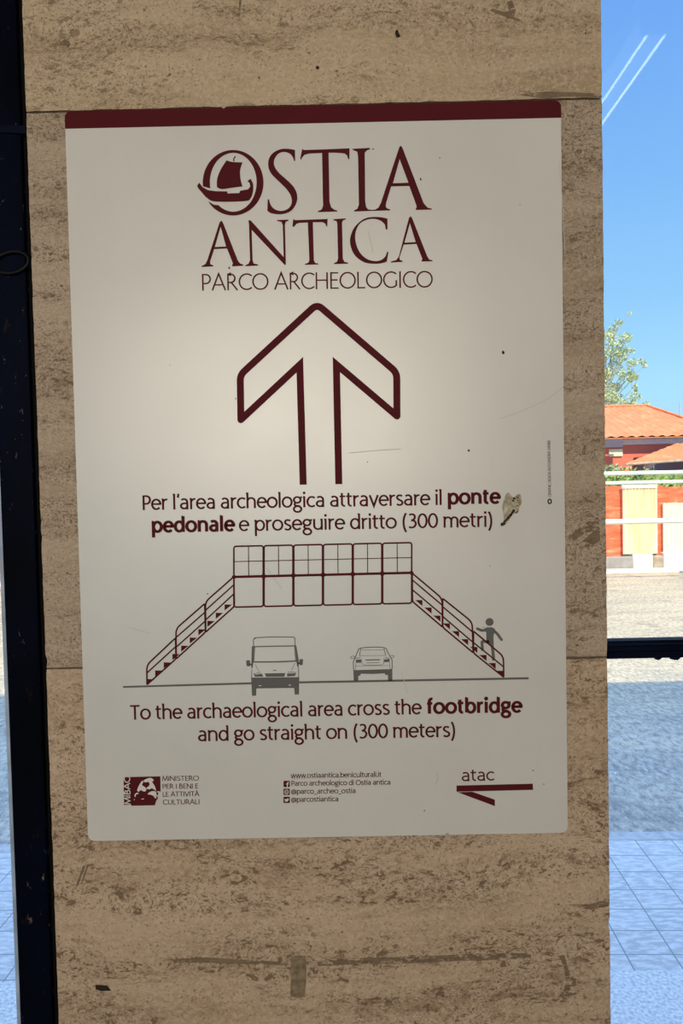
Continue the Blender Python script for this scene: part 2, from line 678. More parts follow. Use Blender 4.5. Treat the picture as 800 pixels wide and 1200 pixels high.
for pts in ([(372, 1127), (420, 1122.5), (470, 1121.5), (520, 1119.5), (560, 1117.5), (600, 1116.8), (622, 1118), (622, 1122), (590, 1125),
             (540, 1126), (480, 1129), (430, 1129.5), (372, 1132)],
            [(200, 1124), (240, 1122), (300, 1126), (338, 1127), (338, 1131), (290, 1130), (235, 1128), (205, 1128)],
            [(655, 1120), (661, 1119), (667, 1140), (668, 1158), (663, 1168), (659, 1165), (663, 1150), (661, 1135)],
            [(668, 1060), (690, 1060), (703, 1056), (714, 1057), (713, 1062), (692, 1066), (676, 1064)]):
    stain('stone_vein', M_vein, pts)
stain('tape_residue', M_tape, [(340, 1121), (358, 1120), (359, 1140), (357, 1168), (349, 1170), (340, 1167), (341, 1142)], YS - .0003)
for pts in ([(463, 36), (466, 34.5), (467, 39), (469.5, 42.5), (467, 44), (464, 43.5), (463, 40)],
            [(112, 1154), (126, 1155), (130, 1161), (118, 1161.5), (112, 1159)],
            [(370, 78), (372, 77), (374, 78.5), (373.6, 81), (371.5, 81.4), (370, 80)]):
    stain('dark_stain', M_speck, pts)
for pts in ([(594, 2), (600, 0), (604, 12), (602, 20), (612, 24), (610, 26), (596, 21), (585, 17), (573, 12), (577, 10), (590, 14), (596, 13)],
            [(668, 628), (690, 610), (701, 606), (703, 634), (690, 641), (680, 636), (696, 622), (684, 625), (672, 634)],
            [(606, 111), (640, 107), (670, 108), (705, 110), (705, 114), (660, 113), (640, 116), (620, 113)],
            [(280, 0), (283, 0), (281, 18), (279, 20)],
            [(97, 1015), (100, 1015.5), (91, 1038), (88.5, 1039)], [(102, 1014), (104, 1014), (96, 1036), (94.5, 1036)],
            [(70, 50), (76, 46), (82, 49), (81, 55), (74, 58), (70, 55)]):
    stain('brown_stain', M_vein, pts)

# ------------------------------------------------------------------ the sign
T_SIGN = .006
FY = -.0075                     # front face of the panel
P_TL, P_TR, P_BL, P_BR = (at(*p, FY) for p in ((73.6, 130.4), (656.4, 117.6), (105.2, 985.8), (665.8, 975.8)))
sx0 = (P_TL.x + P_BL.x) / 2
sx1 = (P_TR.x + P_BR.x) / 2
sz0 = (P_BL.z + P_BR.z) / 2
sz1 = (P_TL.z + P_TR.z) / 2
rotc = ((P_TR.z - P_TL.z) + (P_BR.z - P_BL.z)) / 2 / (sx1 - sx0)      # hung very slightly askew
SCX, SCZ = (sx0 + sx1) / 2, (sz0 + sz1) / 2
HW, HH = (sx1 - sx0) / 2, (sz1 - sz0) / 2
sign = tag(empty('information_sign', (SCX, 0, sz0)),
           'white rectangular direction sign with maroon header and arrow, fixed to the stone pillar', 'sign')


def sg(u, w):
    return (SCX + u - rotc * w, SCZ + w + rotc * u)


def rounded(u0, u1, w0, w1, r, corners=(1, 1, 1, 1), n=8):
    pts = []
    cs = [(u1 - r, w1 - r, 0), (u0 + r, w1 - r, 90), (u0 + r, w0 + r, 180), (u1 - r, w0 + r, 270)]
    sq = [(u1, w1), (u0, w1), (u0, w0), (u1, w0)]
    for on, (cx, cz, a0), s in zip(corners, cs, sq):
        if not on:
            pts.append(s)
            continue
        for k in range(n + 1):
            a = math.radians(a0 + 90 * k / n)
            pts.append((cx + r * math.cos(a), cz + r * math.sin(a)))
    return [sg(*p) for p in pts]


MB().prism_y(rounded(-HW, HW, -HH, HH, .011), FY, -.0014).build('panel', M_panel, sign, bevel=.0006)
BAND = .0275
MB().prism_y(rounded(-HW, HW, HH - BAND, HH, .011, (1, 1, 0, 0)), FY - .0006, FY + .0001).build('header_band', M_red, sign)
sp_ = MB()
for px, py in ((524, 978.5), (262, 125.0)):
    q = at(px, py, FY)
    sp_ = MB()
    sp_.tube([(q.x, -.0085, q.z), (q.x, -.0005, q.z)], .0032, 10)
    sp_.build('fixing_pin', M_edge, sign)

PY = FY - .0004                 # printed graphics


LAYER = [0]
# stroke tool -----------------------------------------------------------
def ribbon(mb, pts, w, to3, contrast=1.0, closed=False, jitter=0):
    """a pen stroke of width w along pts (2-D), mapped by to3 to the panel"""
    P = [Vector((p[0], p[1])) for p in pts]
    n = len(P)
    if n < 2:
        return
    Ls, Rs = [], []

    def hw(d):
        return w / 2 * (contrast + (1 - contrast) * abs(d.y))
    for i in range(n):
        if closed:
            d0 = (P[i] - P[i - 1]).normalized()
            d1 = (P[(i + 1) % n] - P[i]).normalized()
        else:
            d0 = (P[i] - P[i - 1]).normalized() if i else (P[1] - P[0]).normalized()
            d1 = (P[i + 1] - P[i]).normalized() if i < n - 1 else d0
        n0, n1 = Vector((-d0.y, d0.x)), Vector((-d1.y, d1.x))
        b_ = n0 + n1
        if b_.length < 1e-4:
            b_ = n0.copy()
        b_.normalize()
        k = min(3.2, 1 / max(.15, b_.dot(n1)))
        h = (hw(d0) + hw(d1)) / 2
        Ls.append(P[i] + b_ * h * k)
        Rs.append(P[i] - b_ * h * k)
    # each stroke lies a hair over the one before, like the layers of a print, so crossings stay clean
    LAYER[0] = (LAYER[0] + 1) % 14
    verts = [to3(q) - Vector((0, LAYER[0] * 1.4e-5, 0)) for q in Ls] + [to3(q) - Vector((0, LAYER[0] * 1.4e-5, 0)) for q in Rs]
    faces = []
    for i in range(n if closed else n - 1):
        j = (i + 1) % n
        f = (i, j, n + j, n + i)
        a, b2, c = verts[f[0]], verts[f[1]], verts[f[2]]
        if (b2 - a).cross(c - a).y > 0:
            f = tuple(reversed(f))
        faces.append(f)
    mb.add(verts, faces)


def px3(q):
    return at(q[0], q[1], PY)


def disc(mb, cx, cy, r, to3, n=14):
    LAYER[0] = (LAYER[0] + 1) % 14
    verts = [to3((cx + r * math.cos(k * math.tau / n), cy + r * math.sin(k * math.tau / n))) - Vector((0, LAYER[0] * 1.4e-5, 0)) for k in range(n)]
    f = tuple(range(n))
    if (verts[1] - verts[0]).cross(verts[2] - verts[0]).y > 0:
        f = tuple(reversed(f))
    mb.add(verts, [f])


def arc(cx, cy, rx, ry, a0, a1, n=None):
    n = n or max(4, int(abs(a1 - a0) / 15))
    return [(cx + rx * math.cos(math.radians(a0 + (a1 - a0) * k / n)),
             cy + ry * math.sin(math.radians(a0 + (a1 - a0) * k / n))) for k in range(n + 1)]


def spline(pts, n=5, closed=False):
    P = [Vector(p) for p in pts]
    m = len(P)
    res_ = []
    for i in range(m if closed else m - 1):
        if closed:
            p0, p1, p2, p3 = P[i - 1], P[i], P[(i + 1) % m], P[(i + 2) % m]
        else:
            p0, p1, p2, p3 = P[max(i - 1, 0)], P[i], P[i + 1], P[min(i + 2, m - 1)]
        for k in range(n):
            t = k / n
            res_.append(tuple(.5 * ((2 * p1) + (p2 - p0) * t + (2 * p0 - 5 * p1 + 4 * p2 - p3) * t * t + (3 * p1 - p0 - 3 * p2 + p3) * t ** 3)))
    if not closed:
        res_.append(tuple(P[-1]))
    return res_


# a humanist alphabet drawn with the pen: x-height 5, ascender 7.1, capital 6.6 --------------
X, ASC, CAPH = 5.0, 7.1, 6.6


def stem(x, y0, y1, flag=True):
    s = [[(x, y0), (x, y1)]]
    if flag:
        s.append([(x - .62, y1 - .30), (x, y1 - .30)])
    return s


GL = {
    'a': (4.55, [[(3.55, 0), (3.55, 3.3)] + arc(2.05, 3.3, 1.5, 1.38, 0, 140)[1:],
                 [(3.55, 2.78), (2.3, 2.72)] + arc(2.2, 1.55, 1.6, 1.2, 95, 270)[1:] + [(2.75, .42), (3.55, 1.15)],
                 [(3.55, .3), (4.0, .3)]]),
    'b': (5.1, stem(.8, .3, ASC) + [arc(2.7, 2.5, 1.85, 2.17, 0, 360)]),
    'c': (4.2, [arc(2.5, 2.5, 2.05, 2.17, 48, 312)]),
    'd': (5.1, stem(4.2, 0, ASC) + [arc(2.35, 2.5, 1.85, 2.17, 0, 360)]),
    'e': (4.75, [[(.5, 2.62), (4.3, 2.62)] + arc(2.4, 2.5, 1.95, 2.17, 5, 318)]),
    'f': (2.8, [[(1.2, 0), (1.2, 5.5)] + arc(2.4, 5.6, 1.2, 1.15, 180, 75)[1:], [(.1, 4.65), (2.6, 4.65)]]),
    'g': (4.55, [arc(2.1, 3.4, 1.55, 1.32, 0, 360), [(3.1, 4.45), (4.45, 4.55)],
                 spline([(1.3, 2.25), (.85, 1.6), (1.15, .95), (2.2, .75), (3.3, .62)]),
                 arc(2.2, -.72, 1.75, 1.3, 50, 410)]),
    'h': (5.1, stem(.8, 0, ASC) + [arc(2.5, 3.1, 1.7, 1.55, 180, 0) + [(4.2, 0)]]),
    'i': (1.85, stem(.85, 0, X) + ['dot', (.85, 6.5, .62)]),
    'l': (1.85, stem(.85, 0, ASC)),
    'm': (7.4, stem(.8, 0, X) + [arc(2.3, 3.2, 1.5, 1.45, 180, 0) + [(3.8, 0)], arc(5.2, 3.2, 1.4, 1.45, 180, 0) + [(6.6, 0)]]),
    'n': (5.1, stem(.8, 0, X) + [arc(2.5, 3.1, 1.7, 1.55, 180, 0) + [(4.2, 0)]]),
    'o': (5.1, [arc(2.5, 2.5, 2.1, 2.17, 0, 360)]),
    'p': (5.1, stem(.8, -2.3, X) + [arc(2.7, 2.5, 1.85, 2.17, 0, 360)]),
    'r': (3.1, stem(.8, 0, X) + [arc(2.6, 2.95, 1.8, 1.7, 180, 80)]),
    's': (3.8, [spline([(3.15, 4.35), (2.3, 4.66), (1.3, 4.58), (.78, 3.85), (1.05, 3.1), (2.0, 2.55), (2.95, 1.98), (3.2, 1.15), (2.6, .48), (1.6, .34), (.6, .75)])]),
    't': (3.05, [[(1.15, 6.2), (1.15, 1.5)] + arc(2.3, 1.5, 1.15, 1.15, 180, 285)[1:], [(.05, 4.65), (2.75, 4.65)]]),
    'u': (5.1, stem(4.2, 0, X) + [[(.8, 5), (.8, 1.9)] + arc(2.5, 1.9, 1.7, 1.55, 180, 360)[1:]]),
    'v': (4.5, [[(.35, 5), (2.25, .1), (4.15, 5)]]),
    'w': (6.5, [[(.35, 5), (1.75, .1), (3.25, 4.8), (4.75, .1), (6.15, 5)]]),
    '.': (1.6, ['dot', (.8, .4, .62)]),
    "'": (1.5, [[(1.05, 7.1), (.75, 5.3)]]),
    '(': (2.6, [arc(3.6, 2.6, 2.7, 5.2, 125, 235)]),
    ')': (2.6, [arc(-1.0, 2.6, 2.7, 5.2, 55, -55)]),
    '3': (4.5, [spline([(.9, 6.0), (1.8, 6.3), (2.9, 6.1), (3.4, 5.1), (2.9, 4.0), (1.7, 3.55)]) , spline([(1.7, 3.55), (3.1, 3.3), (3.8, 2.1), (3.2, .8), (1.9, .3), (.7, .65)])]),
    '0': (4.7, [arc(2.35, 3.3, 1.85, 3.0, 0, 360)]),
    '_': (3.9, [[(0, -.9), (3.9, -.9)]]),
    '@': (6.9, [arc(3.4, 2.4, 2.9, 3.1, -55, 290), arc(3.2, 2.4, 1.25, 1.5, 0, 360), [(4.5, 4.0), (4.5, 1.5), (5.3, 1.1), (6.1, 1.6)]]),
    ' ': (2.1, []),
    'A': (5.9, [[(.3, 0), (2.95, 6.6), (5.6, 0)], [(1.25, 2.2), (4.65, 2.2)]]),
    'B': (4.6, [[(.8, 0), (.8, 6.6)], [(.8, 6.3), (2.1, 6.3)] + arc(2.1, 4.9, 1.4, 1.4, 90, -90) + [(.8, 3.5)], [(2.1, 3.5)] + arc(2.2, 1.9, 1.75, 1.6, 90, -90) + [(.8, .3)]]),
    'C': (5.6, [arc(3.5, 3.3, 3.0, 3.05, 48, 312)]),
    'D': (5.9, [[(.8, .3), (.8, 6.3), (2.1, 6.3)] + arc(2.2, 3.3, 3.1, 3.0, 90, -90) + [(.8, .3)]]),
    'E': (4.1, [[(.8, 0), (.8, 6.6)], [(.8, 6.3), (3.7, 6.3)], [(.8, 3.5), (3.4, 3.5)], [(.8, .3), (3.8, .3)]]),
    'G': (6.2, [arc(3.5, 3.3, 3.0, 3.05, 48, 318), [(5.55, 0.9), (5.55, 3.1)]]),
    'H': (5.9, [[(.8, 0), (.8, 6.6)], [(5.1, 0), (5.1, 6.6)], [(.8, 3.5), (5.1, 3.5)]]),
    'I': (1.8, [[(.9, 0), (.9, 6.6)]]),
    'L': (3.9, [[(.8, 6.6), (.8, .3), (3.7, .3)]]),
    'M': (6.8, [[(.5, 0), (1.2, 6.5), (3.4, .6), (5.6, 6.5), (6.3, 0)]]),
    'N': (5.9, [[(.8, 0), (.8, 6.4), (5.1, .2), (5.1, 6.6)]]),
    'O': (6.8, [arc(3.4, 3.3, 3.0, 3.05, 0, 360)]),
    'P': (4.3, [[(.8, 0), (.8, 6.6)], [(.8, 6.3), (2.0, 6.3)] + arc(2.1, 4.55, 1.7, 1.75, 90, -90) + [(.8, 2.8)]]),
    'R': (4.9, [[(.8, 0), (.8, 6.6)], [(.8, 6.3), (2.0, 6.3)] + arc(2.0, 4.7, 1.6, 1.6, 90, -90) + [(.8, 3.1)], [(2.1, 3.1), (4.6, 0)]]),
    'S': (4.3, [spline([(3.6, 5.9), (2.7, 6.3), (1.5, 6.2), (.9, 5.2), (1.2, 4.2), (2.3, 3.5), (3.4, 2.8), (3.8, 1.6), (3.1, .55), (1.9, .3), (.6, .8)])]),
    'T': (5.0, [[(2.5, 0), (2.5, 6.6)], [(.2, 6.3), (4.8, 6.3)]]),
    'U': (5.7, [[(.8, 6.6), (.8, 2.2)] + arc(2.85, 2.2, 2.05, 1.9, 180, 360)[1:] + [(4.9, 6.6)]]),
    'V': (5.6, [[(.3, 6.6), (2.8, .1), (5.3, 6.6)]]),
}
GL['À'] = (5.9, GL['A'][1] + [[(1.7, 8.3), (3.0, 7.3)]])


def text(mb, s, p0, p1, size_px, w=.8, contrast=.8, track=0.0, unit=X, flags=True):
    """s set on the straight line p0-p1 (pixels read from the photograph, projected on the panel); size_px is the height of `unit`"""
    A, B = at(*p0, PY), at(*p1, PY)
    mpp = (A - EYE).dot(FWD) / F_PX
    tot = sum(GL[c][0] + track for c in s) - track
    lb = .42 - (w - .8) * .5
    u = (B - A)
    sx = u.length / (tot - 2 * lb)
    ud = u.normalized()
    vd = Vector((-ud.z, 0, ud.x))
    syy = size_px * mpp / unit
    x = -lb
    for c in s:
        adv, strokes = GL[c]
        wc = w
        k = 0
        while k < len(strokes):
            st = strokes[k]
            if st == 'dot':
                dx, dy, r = strokes[k + 1]
                r = max(r, w * .62)
                disc(mb, 0, 0, r, lambda q: A + ud * ((x + dx) * sx + q[0] * syy) + vd * ((dy + q[1]) * syy), 12)
                k += 2
                continue
            closed = len(st) > 6 and abs(st[0][0] - st[-1][0]) < 1e-3 and abs(st[0][1] - st[-1][1]) < 1e-3
            # pen width is kept in true size, so a squeezed line does not get thinner
            pts = [((x + a) * sx, b_ * syy) for a, b_ in (st[:-1] if closed else st)]
            ribbon(mb, pts, wc * syy, lambda q: A + ud * q[0] + vd * q[1], contrast, closed)
            k += 1
        x += adv + track


# title: OSTIA ANTICA ------------------------------------------------------
def crop(ox, oy, s):
    return lambda pts: [(ox + x / s, oy + y / s) for x, y in pts]


cA, cB, cC, cD = crop(225, 165, 5.333), crop(365, 165, 5.333), crop(225, 245, 5.333), crop(365, 245, 5.333)
tl = MB()


def poly(mb, conv, pts, holes=(), y=PY):
    flat(mb, conv(pts), y, [conv(h) for h in holes])


S_ = [(643, 57), (600, 50), (555, 52), (507, 74), (480, 112), (476, 160), (494, 205), (540, 252), (590, 302), (617, 345), (622, 388),
      (602, 422), (562, 438), (520, 430), (492, 402), (480, 365), (472, 367), (470, 437), (488, 451), (530, 459), (580, 455), (625, 432),
      (653, 385), (656, 337), (636, 290), (592, 244), (546, 204), (516, 162), (512, 122), (535, 84), (572, 69), (610, 80), (630, 104),
      (637, 128), (644, 125)]
# smooth everything except the two terminals
S_s = spline(S_[0:16], 3) + S_[16:18] + spline(S_[18:34], 3) + [S_[34]]
poly(tl, cA, S_s)
poly(tl, cB, [(-58, 48), (-50, 57), (60, 54), (225, 47), (237, 46), (236, 115), (228, 113), (222, 92), (205, 79), (150, 74), (106, 74),
              (112, 380), (122, 415), (140, 430), (160, 435), (160, 442), (40, 446), (40, 439), (62, 430), (72, 405), (70, 350), (65, 76),
              (-20, 80), (-45, 88), (-60, 105), (-65, 117), (-72, 115)])
poly(tl, cB, [(255, 50), (362, 44), (365, 52), (345, 60), (332, 75), (335, 380), (340, 412), (352, 428), (376, 432), (376, 438), (265, 442), (264, 435),
              (285, 425), (295, 400), (290, 100), (285, 68), (258, 57)])
poly(tl, cB, [(556, 31), (548, 38), (432, 390), (417, 418), (397, 430), (375, 432), (375, 438), (490, 435), (490, 428), (470, 422), (463, 410),
              (465, 390), (497, 285), (610, 282), (655, 405), (655, 418), (650, 424), (652, 432), (750, 430), (752, 424), (725, 418),
              (700, 390), (572, 55), (564, 36)], [[(550, 115), (605, 262), (508, 265)]])
poly(tl, cC, [(180, 74), (172, 82), (95, 320), (82, 345), (60, 355), (60, 362), (132, 358), (132, 351), (115, 345), (112, 330), (138, 250), (218, 246),
              (255, 340), (250, 350), (252, 358), (320, 354), (320, 347), (300, 340), (285, 320), (195, 90), (187, 75)], [[(178, 110), (212, 234), (142, 237)]])
poly(tl, cC, [(352, 70), (362, 69), (370, 75), (572, 300), (566, 100), (558, 80), (530, 74), (530, 68), (602, 66), (602, 73), (585, 80), (580, 100),
              (586, 345), (580, 351), (372, 130), (378, 320), (385, 340), (412, 346), (412, 353), (333, 357), (333, 350), (352, 342), (362, 320), (355, 95)])
poly(tl, cD, [(-115, 62), (-103, 69), (90, 62), (100, 60), (98, 108), (92, 108), (85, 91), (70, 82), (8, 82), (14, 320), (22, 336), (42, 340), (42, 346),
              (-42, 349), (-42, 343), (-22, 336), (-14, 320), (-24, 84), (-75, 86), (-95, 92), (-108, 110), (-120, 110)])
poly(tl, cD, [(135, 63), (212, 58), (214, 65), (197, 70), (190, 85), (195, 310), (205, 330), (228, 335), (228, 341), (140, 344), (140, 337), (158, 330),
              (165, 310), (160, 90), (155, 75), (137, 70)])
C_ = [(474, 60), (440, 52), (390, 49), (330, 60), (270, 110), (241, 180), (246, 240), (275, 295), (330, 333), (390, 342), (440, 338), (470, 328),
      (480, 268), (472, 266), (462, 295), (435, 318), (395, 325), (342, 310), (297, 265), (274, 200), (276, 140), (302, 90), (347, 66), (395, 61),
      (435, 75), (458, 98), (464, 128), (474, 127)]
poly(tl, cD, spline(C_[0:12], 3) + [C_[12], C_[13]] + spline(C_[14:26], 3) + C_[26:])
poly(tl, cD, [(616, 46), (608, 55), (545, 295), (530, 318), (495, 328), (495, 334), (568, 330), (568, 323), (552, 318), (548, 305), (575, 222), (655, 218),
              (692, 312), (686, 322), (688, 328), (755, 326), (755, 320), (735, 315), (722, 295), (630, 62), (622, 47)], [[(614, 88), (650, 206), (580, 210)]])
tl.build('title_lettering', M_red, sign, recalc=False)

em = MB()
ring = [(256 + 190 * math.cos(math.radians(t)), 262 - 205 * math.sin(math.radians(t))) for t in [186.4 - (186.4 + 145.5) * k / 60 for k in range(61)]]
ring += [(135, 399)]
ring += [(257 + 146 * math.cos(math.radians(t)), 259 - 184 * math.sin(math.radians(t))) for t in [-129 + (129 + 192) * k / 54 for k in range(55)]]
poly(em, cA, ring)
poly(em, cA, spline([(215, 122), (250, 132), (315, 135)], 3) + spline([(315, 135), (300, 185), (303, 240), (315, 285)], 4)[1:] +
     spline([(315, 285), (240, 295), (185, 302), (155, 290)], 3)[1:] + spline([(155, 290), (156, 240), (178, 180), (215, 122)], 4)[1:-1])
poly(em, cA, spline([(45, 262), (32, 285), (60, 322), (98, 361), (150, 380), (330, 377), (365, 360), (380, 320), (381, 270), (365, 237)], 3) +
     [(345, 252), (359, 264), (363, 285), (350, 303), (300, 312), (295, 326), (222, 329), (219, 316), (150, 315), (100, 308), (66, 290)])
ribbon(em, cA(spline([(271, 97), (261, 112), (261, 128)])), 1.3, px3)
em.build('ship_emblem', M_red, sign, recalc=False)

st = MB()
text(st, 'PARCO ARCHEOLOGICO', (236.9, 340.6), (505.8, 336.9), 19.4, .62, .82, unit=CAPH)
st.build('subtitle_lettering', M_red, sign, recalc=False)


# arrow -----------------------------------------------------------------------
def fillet(pts, radii, n=7):
    res_ = [pts[0]]
    for i in range(1, len(pts) - 1):
        r = radii[i]
        p = Vector(pts[i])
        if not r:
            res_.append(tuple(p))
            continue
        a = (Vector(pts[i - 1]) - p).normalized()
        c = (Vector(pts[i + 1]) - p).normalized()
        p0, p2 = p + a * r, p + c * r
        for k in range(n + 1):
            t = k / n
            res_.append(tuple(p0 * (1 - t) ** 2 + p * (2 * t * (1 - t)) + p2 * t * t))
    res_.append(pts[-1])
    return res_


ar = MB()
cE = crop(260, 340, 3.4783)
arr = cE([(331, 793), (317, 304), (77, 528), (74, 346), (387, 57), (712, 336), (713, 513), (466, 303), (476, 791)])
for seg, rad in ((arr[:3], [0, 0, 0]), (arr[2:7], [0, 7, 8, 7, 0]), (arr[6:], [0, 0, 0])):
    ribbon(ar, fillet(seg, rad), 8.2, px3)
for q in (arr[2], arr[6]):
    disc(ar, q[0], q[1], 4.1, px3, 24)
ar.build('arrow_symbol', M_red, sign, recalc=False)

# direction texts ---------------------------------------------------------------
d1 = MB()
text(d1, "Per l'area archeologica attraversare il", (167.3, 597.8), (517.8, 591.8), 13.0, .95)
text(d1, 'e proseguire dritto (300 metri)', (280.8, 622.6), (577.0, 617.4), 13.0, .95)
d1.build('italian_lettering', M_red, sign, recalc=False)
d2 = MB()
text(d2, 'ponte', (524.6, 591.0), (585.8, 590.0), 13.0, 1.5, .78, track=.4)
d2.build('bold_lettering', M_red, sign, recalc=False)
d2 = MB()
text(d2, 'pedonale', (178.0, 624.0), (274.8, 622.4), 13.0, 1.5, .78, track=.4)
d2.build('bold_lettering', M_red, sign, recalc=False)
d3 = MB()
text(d3, 'To the archaeological area cross the', (153.0, 843.6), (493.2, 837.0), 13.0, .95)
text(d3, 'and go straight on (300 meters)', (232.6, 868.8), (533.4, 863.6), 13.0, .95)
d3.build('english_lettering', M_red, sign, recalc=False)
d4 = MB()
text(d4, 'footbridge', (500.2, 836.4), (611.4, 834.8), 13.0, 1.5, .78, track=.4)
d4.build('bold_lettering', M_red, sign, recalc=False)

# footbridge pictogram -----------------------------------------------------------
fbp = empty('footbridge_pictogram', (0, 0, 0))
fbp.parent = sign
BX = [273.0, 308.4, 343.2, 377.9, 412.8, 447.3, 482.3]


def lerp(a, b_, t):
    return a + (b_ - a) * t


def by(x, yl, yr):
    return lerp(yl, yr, (x - 273.0) / 209.3)


sp2 = MB()
for i in range(6):
    x0, x1 = BX[i], BX[i + 1]
    for (ya, yb, yc, yd) in ((640.0, 635.6, 675.9, 671.0), (676.3, 671.4, 711.8, 707.2)):
        q = [(x0 + .9, by(x0, ya, yb) + .3), (x1 - .1, by(x1, ya, yb) + .3), (x1 - .1, by(x1, yc, yd) - .3), (x0 + .9, by(x0, yc, yd) - .3)]
        loop = fillet([((q[0][0] + q[1][0]) / 2, (q[0][1] + q[1][1]) / 2), q[1], q[2], q[3], q[0], ((q[0][0] + q[1][0]) / 2, (q[0][1] + q[1][1]) / 2)],
                      [0, 3, 3, 3, 3, 0], 5)
        ribbon(sp2, loop[:-1], 1.9, px3, closed=True)
    xm = (x0 + x1) / 2 + .3
    ribbon(sp2, [(xm, by(xm, 640, 635.6)), (xm + .3, by(xm, 675.9, 671))], 1.0, px3)
    ym0, ym1 = by(x0, 658.2, 653.4), by(x1, 658.2, 653.4)
    ribbon(sp2, [(x0, ym0), (x1, ym1)], 1.0, px3)
for x in BX:
    disc(sp2, x + .3, by(x, 676.1, 671.2), 1.9, px3, 10)
sp2.build('bridge_span', M_red, fbp, recalc=False)
cF = crop(140, 660, 3.4783)
cG = crop(370, 660, 3.0769)
s1 = MB()
for (bl, tl_, tr_, br_) in (((112, 495), (111, 415), (228, 305), (230, 390)), ((231, 390), (230, 267), (347, 165), (350, 281)), ((351, 281), (350, 157), (466, 55), (468, 176))):
    lp = fillet(cF([((bl[0] + br_[0]) / 2, (bl[1] + br_[1]) / 2), bl, tl_, tr_, br_, ((bl[0] + br_[0]) / 2, (bl[1] + br_[1]) / 2)]), [0, 1.5, 6, 1.5, 3, 0])
    ribbon(s1, lp[:-1], 1.9, px3, closed=True)
for a, b_ in (((112, 447), (229, 340)), ((230, 303), (348, 200)), ((230, 343), (349, 236)), ((350, 192), (467, 87)), ((350, 232), (467, 124))):
    ribbon(s1, cF([a, b_]), 1.7, px3)
for x, y in ((113, 472), (145, 437), (180, 404), (215, 370), (251, 336), (286, 303), (321, 269), (358, 235), (392, 202), (428, 168)):
    poly(s1, cF, [(x, y), (x + 30, y + 1), (x, y + 25)])
s1.build('staircase_drawing', M_red, fbp, recalc=False)
s2 = MB()
for (tl_, bl, br_, tr_) in (((347, 36), (348, 138), (456, 230), (455, 127)), ((457, 127), (457, 231), (567, 323), (563, 212)), ((568, 245), (568, 324), (677, 411), (676, 336))):
    lp = fillet(cG([((bl[0] + br_[0]) / 2, (bl[1] + br_[1]) / 2), bl, tl_, tr_, br_, ((bl[0] + br_[0]) / 2, (bl[1] + br_[1]) / 2)]), [0, 3, 1.5, 6, 1.5, 0])
    ribbon(s2, lp[:-1], 1.9, px3, closed=True)
for a, b_ in (((347, 60), (456, 152)), ((347, 95), (456, 187)), ((457, 157), (567, 250)), ((457, 192), (567, 286)), ((568, 286), (677, 374))):
    ribbon(s2, cG([a, b_]), 1.7, px3)
for x, y in ((358, 133), (391, 160), (423, 189), (457, 217), (490, 245), (523, 274), (556, 302), (589, 331), (622, 360), (653, 388)):
    poly(s2, cG, [(x, y), (x + 26, y), (x + 26, y + 22)])
s2.build('staircase_drawing', M_red, fbp, recalc=False)

rd = MB()
poly(rd, lambda p: p, [(144.0, 804.0), (294.5, 799.6), (294.5, 801.9), (144.0, 806.1)])
poly(rd, lambda p: p, [(350.5, 798.5), (619.2, 793.6), (619.2, 796.1), (350.5, 800.9)])
rd.build('road_line', M_grey, sign, recalc=False)

cV = crop(285, 740, 10.0)
va = MB()
thin = .8
for pts, w in (([(122, 185), (118, 100), (135, 74), (330, 64), (590, 66), (604, 82), (606, 172)], 1.0), ([(120, 95), (145, 78)], .9),
               ([(100, 180), (370, 172), (620, 170)], 1.3), ([(120, 358), (400, 356), (625, 346)], 1.6), ([(135, 185), (122, 355)], .8), ([(600, 175), (612, 345)], .8),
               ([(140, 385), (185, 475)], .5), ([(605, 370), (560, 460)], .5), ([(100, 440), (95, 560)], .8), ([(645, 420), (650, 555)], .8),
               ([(115, 500), (200, 478)], .6), ([(520, 475), (620, 480)], .6), ([(95, 545), (650, 540)], .9)):
    ribbon(va, cV(pts), w, px3)
for pts in ([(100, 178), (128, 178), (118, 360), (108, 430), (92, 425)], [(605, 170), (622, 172), (648, 330), (648, 420), (632, 410), (618, 340)],
            [(32, 345), (50, 335), (78, 340), (82, 400), (70, 410), (38, 405)], [(655, 328), (690, 322), (700, 330), (696, 392), (668, 396), (655, 380)],
            [(70, 375), (100, 380), (100, 398), (70, 392)], [(635, 365), (662, 360), (662, 380), (638, 388)],
            [(350, 452), (388, 450), (388, 460), (350, 462)], [(250, 492), (492, 487), (480, 530), (266, 533)],
            [(122, 500), (150, 505), (215, 492), (235, 530), (135, 530)], [(515, 490), (560, 492), (620, 488), (605, 522), (512, 528)],
            [(92, 548), (655, 543), (652, 738), (602, 740), (595, 662), (152, 668), (150, 752), (102, 755)]):
    poly(va, cV, pts)
va.build('van_pictogram', M_grey, sign, recalc=False)
for pts in ([(180, 632), (212, 630), (212, 640), (182, 641)], [(530, 625), (556, 624), (556, 634), (532, 634)]):
    vw = MB()
    poly(vw, cV, pts, (), PY - .0003)
    vw.build('van_lamp_drawing', M_white, sign, recalc=False)

